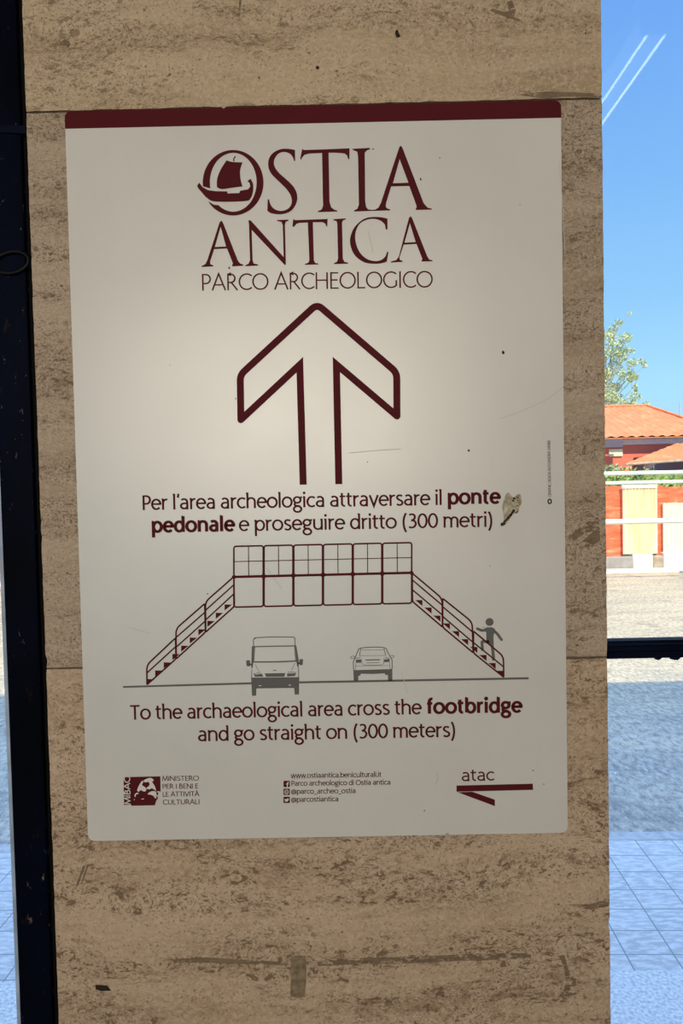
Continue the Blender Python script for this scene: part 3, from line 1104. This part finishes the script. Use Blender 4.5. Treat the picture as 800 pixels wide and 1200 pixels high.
cW = crop(400, 745, 10.667)
ca = MB()
for pts, w in ((spline([(165, 290), (205, 190), (240, 155), (400, 142), (540, 152), (575, 200), (615, 275)], 4), 1.0), ([(240, 160), (225, 250)], .8), ([(530, 160), (553, 245)], .8),
               ([(250, 178), (530, 176)], .4), ([(225, 250), (555, 245)], .4), ([(250, 290), (255, 350), (290, 370), (500, 365), (528, 345), (530, 285)], .5),
               ([(165, 290), (148, 320), (150, 420)], 1.0), ([(615, 275), (632, 305), (634, 410)], 1.0), ([(178, 345), (175, 425)], .5), ([(603, 335), (607, 420)], .5),
               ([(300, 303), (480, 300)], 1.2), ([(310, 340), (475, 335)], .6),
               ([(112, 268), (140, 252), (170, 262), (160, 280), (125, 284), (112, 268)], .6), ([(612, 255), (640, 245), (660, 258), (640, 275), (615, 275)], .6),
               ([(180, 285), (240, 270)], .7), ([(540, 268), (598, 285)], .7), ([(175, 380), (605, 372)], .35)):
    ribbon(ca, cW(pts), w, px3)
for pts in ([(178, 300), (245, 295), (248, 335), (182, 340)], [(535, 295), (600, 290), (603, 328), (530, 330)],
            [(155, 418), (165, 430), (615, 418), (634, 402), (636, 562), (582, 564), (578, 490), (545, 490), (540, 470), (400, 478), (240, 475), (235, 498), (212, 500), (208, 562), (152, 564), (148, 420)]):
    poly(ca, cW, pts)
ca.build('car_pictogram', M_grey, sign, recalc=False)

wk = MB()
q = cG([(626, 212)])[0]
disc(wk, q[0], q[1], 4.7, px3, 20)
poly(wk, cG, [(606, 236), (616, 231), (636, 231), (646, 238), (640, 262), (641, 292), (614, 290), (614, 250)])
for pts, w in (([(614, 241), (598, 243), (582, 236)], 3.2), ([(638, 240), (655, 256), (669, 276)], 3.2), ([(624, 284), (598, 282), (601, 316)], 3.4), ([(633, 280), (637, 310), (641, 351)], 3.6)):
    ribbon(wk, fillet(cG(pts), [0, 2.0, 0]), w, px3)
for p in ((582, 236), (669, 276)):
    q = cG([p])[0]
    disc(wk, q[0], q[1], 1.6, px3, 10)
wk.build('walker_pictogram', M_grey, sign, recalc=False)

# logos along the foot ------------------------------------------------------------
mg = empty('ministry_logo', (0, 0, 0))
mg.parent = sign
cM = crop(140, 900, 8.0)
mb_ = MB()
poly(mb_, cM, [(38, 86), (382, 78), (385, 222), (362, 216), (345, 222), (366, 236), (352, 262), (360, 285), (345, 305), (332, 350), (112, 354), (110, 345), (42, 347)])
mb_.build('logo_field', M_red, mg, recalc=False)
hd = MB()
YW = PY - .0004
for pts in ([(225, 118), (262, 98), (300, 95), (322, 118), (305, 128), (330, 170), (342, 215), (322, 200), (300, 190), (282, 200), (250, 190), (282, 160), (270, 130), (240, 135)],
            [(165, 205), (190, 150), (215, 118), (222, 135), (210, 160), (240, 180), (252, 205), (232, 222), (200, 208), (178, 222)],
            [(262, 245), (300, 218), (340, 222), (345, 245), (352, 262), (330, 270), (300, 252)],
            [(140, 255), (160, 232), (180, 240), (155, 250), (148, 275)], [(200, 292), (228, 286), (226, 294)],
            [(134, 285), (142, 300), (138, 302)], [(320, 262), (345, 262), (342, 285), (330, 280)]):
    poly(hd, cM, spline(pts, 3, True), (), YW)
hd.build('carved_head_drawing', M_white, mg, recalc=False)
ml_ = MB()


def text_on(mb, s, p0, p1, size_px, y, **kw):
    global PY
    keep, PY = PY, y
    text(mb, s, p0, p1, size_px, **kw)
    PY = keep


text_on(ml_, 'MiBAC', (152.9, 942.6), (152.2, 910.2), 7.0, YW, w=1.05, unit=CAPH, contrast=.9)
ml_.build('logo_lettering', M_white, mg, recalc=False)
mt = MB()
for s, a, b_ in (('MINISTERO', (190.2, 915.2), (232.8, 914.7)), ('PER I BENI E', (190.4, 924.4), (232.3, 923.8)),
                 ('LE ATTIVITÀ', (190.7, 933.6), (233.2, 932.9)), ('CULTURALI', (191.0, 942.8), (233.8, 942.3))):
    text(mt, s, a, b_, 5.7, 1.0, .75, unit=CAPH)
mt.build('ministry_lettering', M_red, mg, recalc=False)

ct = MB()
text(ct, 'www.ostiaantica.beniculturali.it', (341.0, 911.8), (446.6, 910.4), 4.5, 1.0)
text(ct, 'Parco archeologico di Ostia antica', (341.4, 921.0), (457.4, 919.4), 4.5, 1.0)
text(ct, '@parco_archeo_ostia', (341.4, 930.4), (416.6, 929.4), 4.5, 1.0)
text(ct, '@parcostiantica', (341.4, 939.9), (396.4, 939.0), 4.5, 1.0)
ct.build('contact_lettering', M_red, sign, recalc=False)
for k, yc in enumerate((918.7, 928.0, 937.4)):
    ic = MB()
    x0, x1, y0, y1 = 332.0, 339.5, yc - 3.7, yc + 3.7
    flat(ic, fillet([(335, y0), (x1, y0), (x1, y1), (x0, y1), (x0, y0), (335, y0)], [0, 1.2, 1.2, 1.2, 1.2, 0], 4)[:-1], PY)
    ico = ic.build('social_icon', M_red, sign, recalc=False)
    mk = MB()

    def w3(q):
        return at(q[0], q[1], YW)
    if k == 0:
        ribbon(mk, [(336.6, yc + 3.6), (336.6, yc - .8), (337.3, yc - 1.9), (338.5, yc - 2.0)], 1.1, w3)
        ribbon(mk, [(335.0, yc + .1), (338.3, yc)], .9, w3)
    elif k == 1:
        ribbon(mk, arc(335.75, yc, 2.5, 2.5, 0, 360)[:-1], .6, w3, closed=True)
        ribbon(mk, arc(335.75, yc, 1.2, 1.2, 0, 360)[:-1], .6, w3, closed=True)
    else:
        flat(mk, [(333.3, yc - 1.6), (335.4, yc - .5), (336.2, yc - 1.8), (337.6, yc - 1.6), (338.5, yc - 1.5), (338.0, yc + .4), (336.6, yc + 2.0),
                  (334.2, yc + 2.1), (333.0, yc + 1.6), (334.3, yc + 1.1), (333.3, yc - .2)], YW)
    mk.build('icon_mark', M_white, ico, recalc=False)

tg = empty('transit_logo', (0, 0, 0))
tg.parent = sign
cT = crop(390, 810, 3.2)
bb = MB()
poly(bb, cT, [(463, 354), (749, 347), (750, 370), (463, 377)])
poly(bb, cT, [(467, 379), (522, 377), (607, 407), (607, 431)])
bb.build('logo_bars', M_red, tg, recalc=False)
at_ = MB()
text(at_, 'atac', (541.3, 915.6), (578.6, 914.6), 10.8, .85, .9)
at_.build('logo_lettering', M_red, tg, recalc=False)

cr_m = MB()
text(cr_m, 'GRAPHIC DESIGN ALESSANDRA VANNI', (645.6, 582.0), (644.6, 516.5), 3.5, .8, unit=CAPH)
cr_m.build('credit_lettering', M_red, sign, recalc=False)
cm2 = MB()
ribbon(cm2, arc(643.9, 587.6, 1.9, 2.6, 0, 360)[:-1], 1.5, px3, closed=True)
cm2.build('credit_mark', M_speck, sign, recalc=False)

# wear on the panel -----------------------------------------------------------------
cR = crop(575, 565, 16.0)
rs = MB()
poly(rs, cR, spline([(250, 300), (285, 225), (330, 195), (365, 225), (395, 275), (430, 280), (470, 250), (500, 235), (545, 225), (575, 300), (575, 400),
                     (530, 470), (520, 545), (470, 590), (430, 590), (370, 660), (300, 770), (220, 825), (200, 800), (240, 700), (232, 600), (215, 450)], 3, True))
rso = rs.build('residue_patch', M_resid, sign, recalc=False)
rc = MB()
r_ = random.Random(3)
for k in range(30):
    t = k / 29
    x, y = lerp(205, 440, t) + r_.uniform(-14, 14), lerp(810, 530, t) + r_.uniform(-14, 14)
    rad = r_.uniform(14, 26)
    pts = [(x + rad * r_.uniform(.6, 1.2) * math.cos(a * .785), y + rad * r_.uniform(.6, 1.2) * math.sin(a * .785)) for a in range(8)]
    poly(rc, cR, pts, (), YW)
for x, y, rad in ((500, 555, 20), (470, 575, 18), (420, 350, 26), (450, 310, 20), (490, 290, 18), (430, 300, 22), (490, 440, 16), (500, 340, 12)):
    pts = [(x + rad * r_.uniform(.6, 1.2) * math.cos(a * .785), y + rad * r_.uniform(.6, 1.2) * math.sin(a * .785)) for a in range(8)]
    poly(rc, cR, pts, (), YW)
rc.build('dark_crust', M_crust, rso, recalc=False)
dk = MB()
for i, (x, y, rx, ry) in enumerate(((589.3, 413, 1.5, 2.3), (492.8, 210, 1.0, 1.5), (549, 528, 1.0, 1.6), (276, 467, .8, .8), (430.5, 541.5, .7, .7), (437, 174.5, .8, .8),
                                    (268.3, 314, .9, 1.4), (637, 919, .8, .8), (573.7, 663, .6, .6), (243, 696, .9, .8), (624.5, 903, .8, .8), (515, 185, .7, .7),
                                    (512, 915, .8, .8), (497, 950, .6, 1.3), (320, 585, .5, .5), (566, 735, .6, .6), (609, 240, .6, .6), (199, 428, .5, .5))):
    blob(dk, x, y, rx, ry, PY, 9, .3, i)
dk.build('dirt_speck', M_speck, sign, recalc=False)['kind'] = 'stuff'
sf = MB()
for pts, w in ((spline([(585, 491), (610, 482), (640, 468), (660, 453)]), .9), (spline([(408, 531), (440, 528), (470, 526)]), .8), (spline([(470, 786), (474, 800), (477, 812)]), .7),
               (spline([(431, 270), (434, 283), (437, 296)]), 1.0), (spline([(511, 905), (513, 913), (509, 920)]), 1.2), ([(312, 665), (330, 690)], .8), (spline([(150, 735), (175, 742)]), .7),
               (spline([(655, 190), (659, 240), (662, 300)]), .6)):
    ribbon(sf, pts, w, px3)
sf.build('scratch_mark', M_scuff, sign, recalc=False)['kind'] = 'stuff'

# ------------------------------------------------------------------ glazed screen to the right of the pillar
win = struct(empty('window_1', (1.6, GLASS_Y, 0)))
win['label'] = 'glazed screen with navy metal rail, right of the stone pillar'
WX0, WX1 = XR - .06, 3.0
rz0 = (at(715, 772.5, .184).z + at(798, 770.5, .184).z) / 2
rz1 = (at(715, 752.0, .186).z + at(798, 748.8, .186).z) / 2
h = rz1 - rz0
prof = [(.184, rz0), (.183, rz0 + h * .30), (.179, rz0 + h * .33), (.179, rz0 + h * .40), (.184, rz0 + h * .43), (.184, rz0 + h * .70), (.179, rz0 + h * .74), (.179, rz0 + h * .81),
        (.184, rz0 + h * .84), (.186, rz1), (.213, rz1), (.213, rz0)]
MB().prism_x(prof, XR + .0005, WX1).build('rail', M_navy_plain, win, bevel=.001)
dr = MB()
for px, w_, d_ in ((771, .006, .004), (791, .009, .0045), (793.5, .004, .005)):
    q = at(px, 772, .186)
    dr.tube([(q.x - w_, .189, rz0 - .0005), (q.x, .187, rz0 - d_ * .6), (q.x + w_, .189, rz0 - .0005)], d_ * .6, 8)
dr.build('paint_drip', M_navy_plain, win)
MB().box((XR + .0005, .197, .05), (WX1, .203, rz0 + .004)).build('lower_pane', M_glass, win)
MB().box((XR + .0005, .197, rz1 - .004), (WX1, .203, 2.66)).build('upper_pane', M_glass, win)
MB().box((XR + .0005, .17, 0), (WX1, .23, .05)).build('sill_rail', M_navy_plain, win, bevel=.001)
MB().box((XR + .0005, .17, 2.66), (WX1, .23, 2.70)).build('head_rail', M_navy_plain, win, bevel=.001)
MB().box((WX1, .17, 0), (WX1 + .06, .23, 2.70)).build('jamb', M_navy_plain, win, bevel=.001)

# ------------------------------------------------------------------ navy metal door frame to the left of the pillar
dor = struct(empty('door_1', (XL, .05, 0)))
dor['label'] = 'chipped navy metal door frame, left of the stone pillar'
PF = .022
pa = (at(21.6, 1190, PF).x + at(5.5, 700, PF).x) / 2
lip0 = (at(60.0, 1150, PF).x + at(20.0, 40, PF).x) / 2
po = MB()
po.box((pa, PF, 0), (lip0, .20, 2.70))
po.build('post', M_navy, dor, bevel=.004)
MB().box((lip0 - .001, PF + .010, 0), (XL - .0006, .19, 2.70)).build('post_lip', M_gasket, dor, bevel=.001)
MB().box((XL - .0040, PF + .004, 0), (XL - .0008, PF + .0102, 2.70)).build('edge_strip', M_navy, dor, bevel=.0008)
gb = at(14, 1190, .06)
MB().box((pa - .0085, PF + .006, 0), (pa - .0003, .12, 2.70)).build('glazing_bead', M_bead, dor, bevel=.003)
s_a = at(-14, 147, PF - .004)
s_b = at(30.5, 151.5, PF - .004)
sb_ = MB()
z_l, z_r = at(0, 149.5, PF).z, at(28, 153.5, PF).z
hs = .0068
sb_.add([(pa - .012, PF - .004, z_l - hs), (XL - .001, PF - .004, z_r - hs), (XL - .001, PF - .004, z_r + hs), (pa - .012, PF - .004, z_l + hs),
         (pa - .012, PF + .012, z_l - hs), (XL - .001, PF + .012, z_r - hs), (XL - .001, PF + .012, z_r + hs), (pa - .012, PF + .012, z_l + hs)],
        [(0, 1, 2, 3), (7, 6, 5, 4), (0, 4, 5, 1), (1, 5, 6, 2), (2, 6, 7, 3), (3, 7, 4, 0)])
sb_.build('strap', M_navy_plain, dor, bevel=.0015)
MB().box((-2.4, .197, .05), (pa + .01, .203, 2.66)).build('pane', M_glass, dor)
MB().box((-2.4, .17, 0), (pa, .23, .05)).build('sill_rail', M_navy_plain, dor)
MB().box((-2.4, .17, 2.66), (pa, .23, 2.70)).build('head_rail', M_navy_plain, dor)
MB().box((-2.46, .17, 0), (-2.4, .23, 2.70)).build('jamb', M_navy_plain, dor)
lp = [at(14 + 20 * math.cos(a), 308 + 12.5 * math.sin(a) - .12 * (20 * math.cos(a)), PF - .003) for a in [k * math.tau / 28 for k in range(28)]]
lp = [Vector((p.x, p.y - .002 + (.0 if i % 2 else .0), p.z)) for i, p in enumerate(lp)]
tag(MB().tube(lp, .0030, 8, True).build('wire_loop', M_wire, None, smooth=True), 'black wire loop hanging on the chipped navy door post', 'wire loop')

# ------------------------------------------------------------------ twin-tube ceiling lamp (seen mirrored in the glass)
LZ = 2.90
lamp_pts = []
for px, py in ((762, 35), (782, 36.5)):
    d = ray(px, py)
    k = (LZ - EYE.z) / d.z
    vp = EYE + d * k
    lamp_pts.append((vp.x, 2 * GLASS_Y - .006 - vp.y))
lx = (lamp_pts[0][0] + lamp_pts[1][0]) / 2
ly = (lamp_pts[0][1] + lamp_pts[1][1]) / 2
lamp = tag(empty('ceiling_lamp', (lx, ly - .6, CEIL)), 'twin-tube fluorescent lamp on the hall ceiling, mirrored in the right glass', 'lamp')
MB().box((lx - .07, ly - 1.25, LZ + .03), (lx + .07, ly + .05, CEIL)).build('housing', M_lamp, lamp, bevel=.006)
for x, _ in lamp_pts:
    MB().tube([(x, ly - 1.2, LZ), (x, ly, LZ)], .0042, 12).build('tube', M_tube, lamp, smooth=True)
for yy in (ly + .012, ly - 1.212):
    MB().box((lx - .06, yy - .012, LZ - .012), (lx + .06, yy + .012, LZ + .032)).build('lamp_holder', M_lamp, lamp)

# ------------------------------------------------------------------ site fence across the road
FYD = gnd(740, 668).y                # foot of the fence
M_orange, nt, b = new_mat('orange_net')
g = G(nt)
n1 = g.noise(g.map((2.5, 2.5, 14)), 6, .8)
cc = g.ramp(n1, [(.32, (.62, .085, .04)), (.52, (.84, .17, .08)), (.68, (.95, .42, .26))])
g.L(cc, b.inputs['Base Color'])
b.inputs['Roughness'].default_value = .8
M_cream, nt, b = new_mat('cream_corrugated')
g = G(nt)
n1 = g.noise(g.map((9, 9, 1.2)), 4, .6)
cc = g.ramp(n1, [(.3, (.80, .56, .36)), (.55, (.88, .74, .48)), (.75, (.92, .84, .62))])
g.L(cc, b.inputs['Base Color'])
M_cream2 = plain('pale_corrugated', (.84, .78, .58), .7, .3, var=.08, scale=5, stretch=(4, 1, .5))
M_paint = plain('white_rail_paint', (.80, .80, .78), .5)
M_conc = plain('grey_concrete', (.33, .31, .31), .9, .2, var=.15, scale=8)
M_conc2 = plain('pale_concrete', (.72, .69, .62), .9, .2, var=.12, scale=6)
M_brown = plain('brown_concrete', (.40, .33, .27), .9, .2, var=.3, scale=9)


def panel(name, mat, parent, x0p, x1p, y0p, y1p, yd, corr=0.0, period=.10, thick=.04):
    xm = min(max((x0p + x1p) / 2, 720), 790)
    a, c = at(x0p, y1p, yd), at(x1p, y0p, yd)
    a.z, c.z = at(xm, y1p, yd).z, at(xm, y0p, yd).z
    n = max(2, int((c.x - a.x) / (period / 4))) if corr else 1
    pr = []
    for i in range(n + 1):
        x = a.x + (c.x - a.x) * i / n
        pr.append((x, yd + (corr * math.sin(x / period * math.tau) if corr else 0)))
    verts, faces = [], []
    for x, y in pr:
        verts += [(x, y, a.z), (x, y, c.z), (x, y + thick, a.z), (x, y + thick, c.z)]
    for i in range(n):
        p, q = i * 4, (i + 1) * 4
        faces += [(p, q, q + 1, p + 1), (p + 2, p + 3, q + 3, q + 2), (p + 1, q + 1, q + 3, p + 3), (p, p + 2, q + 2, q)]
    e = n * 4
    faces += [(0, 1, 3, 2), (e, e + 2, e + 3, e + 1)]
    return MB().add(verts, faces).build(name, mat, parent)


fx = at(755, 668, FYD)
net = tag(empty('site_fence', (fx.x, FYD, 0)), 'orange netting fence with cream sheet panels beyond the sunlit ground', 'fence')
panel('orange_netting', M_orange, net, -100, 730.5, 570, 652, FYD + .10, .012, .35)
panel('gate_sheet', M_cream, net, 730, 770, 571.5, 649, FYD + .02, .012, .055)
panel('sheet_top_bar', M_paint, net, 729, 770, 568, 572, FYD - .0)
panel('orange_netting', M_orange, net, 769.5, 777.5, 569.5, 651, FYD + .10, .012, .35)
panel('orange_netting', M_orange, net, 777, 1100, 570.5, 590, FYD + .10, .012, .35)
panel('pale_sheet', M_cream2, net, 777, 1100, 589.5, 647.5, FYD + .05, .012, .08)
for (x0p, x1p, yt, m_, nm) in ((-100, 741, 652, M_conc, 'grey_footing'), (741, 764.5, 649, M_conc2, 'pale_footing'), (764.5, 777, 651, M_brown, 'brown_footing'), (777, 1100, 647, M_conc2, 'pale_footing')):
    a, c = at(x0p, 668, FYD), at(x1p, yt, FYD)
    c.z = at(min(max(x1p, 720), 790), yt, FYD).z
    MB().box((a.x, FYD - .02, 0), (c.x, FYD + .16, c.z)).build(nm, m_, net, bevel=.02)
kb = gnd(755, 672).y
struct(MB().box((-12, kb - .02, 0), (24, FYD - .05, .035)).build('kerb', M_conc2, bevel=.01))

RY = FYD - 1.75
rail = tag(empty('metal_railing', (fx.x, RY, 0)), 'white metal railing standing in front of the orange site fence', 'railing')
ra, rb = at(-100, 554, RY).x, at(1100, 554, RY).x
for (yp, r) in ((554.0, .028), (565.2, .026), (610.8, .040)):
    zc = at(755, yp, RY).z
    MB().tube([(ra, RY, zc), (rb, RY, zc)], r, 10).build('rail', M_paint, rail, smooth=True)
for xp in (-90, 60, 210, 360, 510, 660, 860, 960, 1090):
    x = at(xp, 600, RY).x
    MB().tube([(x, RY, 0), (x, RY, at(755, 553, RY).z)], .03, 10).build('post', M_paint, rail, smooth=True)


# ------------------------------------------------------------------ hedge, shrubs and tree
def leaf_mat(name, a, c):
    m, nt, b = new_mat(name)
    g = G(nt)
    n = g.noise(g.map((3, 3, 3)), 4, .7)
    g.L(g.ramp(n, [(.3, a), (.7, c)]), b.inputs['Base Color'])
    b.inputs['Roughness'].default_value = .6
    b.inputs['Transmission Weight'].default_value = 0.0
    return m


M_hedge = leaf_mat('hedge_leaf', (.13, .22, .05), (.38, .48, .16))
M_leaf = leaf_mat('tree_leaf', (.34, .44, .22), (.62, .66, .40))
M_bark = plain('bark', (.36, .33, .29), .9, var=.3, scale=10)


def leaves(mb, c, rad, n, size, r):
    for _ in range(n):
        while True:
            p = Vector((r.uniform(-1, 1), r.uniform(-1, 1), r.uniform(-1, 1)))
            if p.length < 1:
                break
        p = Vector((c[0] + p.x * rad[0], c[1] + p.y * rad[1], c[2] + p.z * rad[2]))
        d = Vector((r.uniform(-1, 1), r.uniform(-1, 1), r.uniform(-1, 1))).normalized()
        e_ = d.orthogonal().normalized()
        f_ = d.cross(e_)
        s = size * r.uniform(.6, 1.3)
        mb.add([p - e_ * s, p - f_ * s * .45, p + e_ * s, p + f_ * s * .45], [(0, 1, 2, 3)])


HY = FYD + 1.6
hedge = tag(empty('clipped_hedge', (fx.x, HY, 0)), 'low green hedge just behind the white railing', 'hedge')
hb = MB()
hx0, hx1, hz = at(-100, 560, HY).x, at(1100, 560, HY).x, at(755, 551, HY).z
core = MB()
n_ = 240
top = [(lerp(hx0, hx1, i / n_), hz - .10 + .06 * math.sin(i * 1.7) + RND.uniform(-.04, .04)) for i in range(n_ + 1)]
core.prism_y([(hx0, 0)] + top + [(hx1, 0)], HY - .25, HY + .25)
core.build('hedge_body', M_hedge, hedge)
for i in range(1150):
    x = RND.uniform(hx0, hx1)
    leaves(hb, (x, HY - .2, RND.uniform(.9, hz - .05)), (.22, .2, .12), 16, .045, RND)
hb.build('foliage', M_hedge, hedge)['kind'] = 'stuff'

SY = HY + 2.2
sc_ = at(716, 552, SY)
shrub = tag(empty('rounded_shrub', (sc_.x, SY, 0)), 'rounded grey-green shrub by the red house wall, next to the pillar edge', 'shrub')
sh = MB()
sz_ = at(716, 543, SY).z
leaves(sh, (sc_.x, SY, sz_ - .38), (.36, .36, .38), 900, .05, RND)
leaves(sh, (sc_.x - .3, SY, .8), (.4, .35, .8), 700, .05, RND)
sh.build('foliage', leaf_mat('shrub_leaf', (.16, .24, .12), (.36, .44, .24)), shrub)['kind'] = 'stuff'
MB().tube([(sc_.x, SY, 0), (sc_.x, SY, .9)], .04, 8).build('stem', M_bark, shrub)

TY = 30.0
tb = at(700, 560, TY)
tree = tag(empty('leafy_tree', (tb.x, TY, 0)), 'airy light green tree rising behind the orange tiled roof', 'tree')
tk = MB()
apex = at(722, 372, TY)
tk.tube([(tb.x, TY, 0), (tb.x + .1, TY, 3.2), (lerp(tb.x, apex.x, .5), TY, 5.6), (apex.x, TY, apex.z - .25)], [.13, .09, .045, .012], 8)
lv = MB()
TR = random.Random(21)
clusters = []
for (px, py, rp) in ((731, 371, 2), (726, 376, 4), (722, 383, 6), (733, 375, 3), (718, 392, 7), (728, 398, 8), (740, 393, 5), (720, 404, 8), (732, 408, 7), (716, 415, 9), (728, 418, 9), (738, 412, 4),
                     (722, 430, 11), (734, 428, 7), (748, 425, 5), (755, 429, 3), (716, 440, 10), (730, 441, 10), (744, 436, 5), (750, 440, 4), (738, 444, 7), (718, 454, 10), (729, 452, 7),
                     (746, 452, 4), (747, 457, 3), (714, 466, 9), (726, 464, 8), (734, 468, 7), (741, 472, 6), (748, 471, 6), (752, 475, 4), (722, 474, 9),
                     (700, 400, 12), (690, 420, 14), (700, 440, 14), (685, 450, 14), (700, 465, 14), (705, 385, 8), (675, 440, 12)):
    c = at(px, py, TY)
    r_m = rp * (TY - EYE.y) / F_PX
    yy = TY + TR.uniform(-.9, .9)
    clusters.append((c.x, yy, c.z, r_m))
    leaves(lv, (c.x, yy, c.z), (r_m, r_m, r_m * .8), int(16 + 2.2 * rp * rp), .055, TR)
    j = Vector((lerp(tb.x, apex.x, .4), TY, max(2.6, c.z - 1.6)))
    tk.tube([j, (j + Vector((c.x, yy, c.z))) / 2 + Vector((0, 0, .15)), Vector((c.x, yy, c.z))], [.022, .014, .005], 5)
tk.build('trunk', M_bark, tree)
lv.build('foliage', M_leaf, tree)['kind'] = 'stuff'

# ------------------------------------------------------------------ red house with tiled hip roof
BY = 21.0
M_wallred = plain('red_render', (.68, .19, .15), .9, .2, var=.08, scale=2)
M_tile_r, nt, b = new_mat('terracotta_tiles')
g = G(nt)
n1 = g.noise(g.map((2.2, 2.2, 2.2)), 5, .7)
n3 = g.noise(g.map((11, 3, 3)), 4, .7)
cc = g.ramp(n1, [(.3, (.56, .17, .07)), (.55, (.68, .225, .095)), (.75, (.75, .32, .16))])
cc = g.mix(g.step(n3, .55, .7, 0, .35), cc, (.36, .13, .07))
g.L(cc, b.inputs['Base Color'])
b.inputs['Roughness'].default_value = .85
M_gutter = plain('pale_gutter', (.60, .52, .60), .6, var=.06, scale=4)
M_dark = plain('shade_purple', (.10, .085, .13), .7)  # purple shade tone as a colour, for the eave and porch boxes
M_win = plain('pale_window_panel', (.78, .76, .66), .6)
MPP = (BY - EYE.y) / F_PX
E1 = at(760, 511, BY)
RG = at(735, 476.5, BY + 3.0)
RE = at(757.5, 477, BY + 3.0)
HE = at(856, 508, BY)              # right corner of the eaves
HX0 = at(380, 511, BY).x
house = tag(empty('red_house', ((HX0 + HE.x) / 2, BY, 0)), 'low red house with hipped orange tile roof and pale gutter', 'house')
ez, rz = E1.z, RG.z
wl_ = MB()
wl_.box((HX0 + .4, BY + .45, 0), (HE.x - .45, BY + 5.5, ez - .02))
wl_.build('wall', M_wallred, house)


def tiled(mb, a, b_, c, d, waves, amp):
    """tiled slope: a-b the eaves, d-c the ridge above them"""
    nv, nu = 14, waves * 6
    a, b_, c, d = map(Vector, (a, b_, c, d))
    nrm = (b_ - a).cross(d - a)
    nrm = nrm.normalized()
    if nrm.z < 0:
        nrm = -nrm
    verts = []
    for j in range(nv + 1):
        t = j / nv
        for i in range(nu + 1):
            s = i / nu
            e0 = a.lerp(b_, s)
            # tile courses run straight up the slope, clipped by the hips
            p = e0.lerp(d.lerp(c, s), t)
            verts.append(p + nrm * (amp * math.sin(s * waves * math.tau) + (.02 if j % 2 else 0)))
    faces = [(j * (nu + 1) + i, j * (nu + 1) + i + 1, (j + 1) * (nu + 1) + i + 1, (j + 1) * (nu + 1) + i) for j in range(nv) for i in range(nu)]
    mb.add(verts, faces)


rm = MB()
back = BY + 6.0
tiled(rm, (HX0, BY, ez), (HE.x, BY, ez), (RE.x, BY + 3, rz), (HX0 + 3.0, BY + 3, rz), 40, .022)
tiled(rm, (HE.x, BY, ez), (HE.x, back, ez), (RE.x, BY + 3, rz), (RE.x, BY + 3, rz), 20, .02)
tiled(rm, (HE.x, back, ez), (HX0, back, ez), (HX0 + 3.0, BY + 3, rz), (RE.x, BY + 3, rz), 40, .02)
tiled(rm, (HX0, back, ez), (HX0, BY, ez), (HX0 + 3.0, BY + 3, rz), (HX0 + 3.0, BY + 3, rz), 20, .02)
rm.box((HX0, BY, ez - .055), (HE.x, back, ez - .03))
rm.build('roof', M_tile_r, house, smooth=False)
rr = MB()
rr.tube([(HX0 + 3, BY + 3, rz + .02), (RE.x, BY + 3, rz + .02), (HE.x, BY, ez + .03)], .05, 8)
rr.build('ridge_tiles', M_tile_r, house)
gz1, gz0 = at(760, 512.5, BY + .24).z, at(760, 520.5, BY + .24).z
MB().box((HX0 + .1, BY + .24, gz0), (HE.x - .1, BY + .32, ez - .04)).build('gutter', M_gutter, house, bevel=.02)
MB().box((HX0 + .1, BY + .3, gz0), (HE.x - .1, BY + .5, gz0 + .03)).build('soffit', M_gutter, house)
wy = BY + .43
a, c = at(711, 525, wy - .6), at(729.5, 514, wy - .6)
MB().box((a.x - .4, wy - .62, a.z), (c.x, wy - .45, c.z)).build('eave_shade', M_dark, house, bevel=.02)  # dark box painted as the shadow at the eave
a, c = at(713, 535, wy), at(729, 526, wy)
MB().box((a.x, wy - .04, a.z), (c.x, wy + .03, c.z)).build('window_panel', M_win, house, bevel=.015)
# small porch with its own tiled roof
pr = MB()
PYD = BY - 2.2
p_lo_l, p_lo_r = at(733, 543.5, PYD), at(880, 533, PYD)
p_hi_l, p_hi_r = at(793, 520, PYD + 1.9), at(880, 519.5, PYD + 1.9)
tiled(pr, p_lo_l, p_lo_r, p_hi_r, p_hi_l, 16, .02)
pr.build('porch_roof', M_tile_r, house)
MB().tube([p_lo_l + Vector((0, -.01, -.02)), p_lo_r + Vector((0, -.01, -.02))], .03, 8).build('porch_beam', M_brown, house)
for xp in (757, 840):
    q = at(xp, 545, PYD + .15)
    MB().box((q.x - .05, PYD + .10, 0), (q.x + .05, PYD + .2, at(xp, 541, PYD).z)).build('porch_post', M_brown, house)
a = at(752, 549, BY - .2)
MB().box((a.x, BY - .35, 0), (at(880, 549, BY - .2).x, BY + .42, at(790, 534.5, BY - .2).z)).build('porch_shade', M_dark, house)  # dark box standing in for the shade under the porch roof
q = at(796.5, 484, BY + 2.2)
MB().tube([(q.x, BY + 2.2, q.z - .2), (q.x, BY + 2.2, at(796.5, 470, BY + 2.2).z)], .022, 8).build('roof_aerial', M_bead, house)
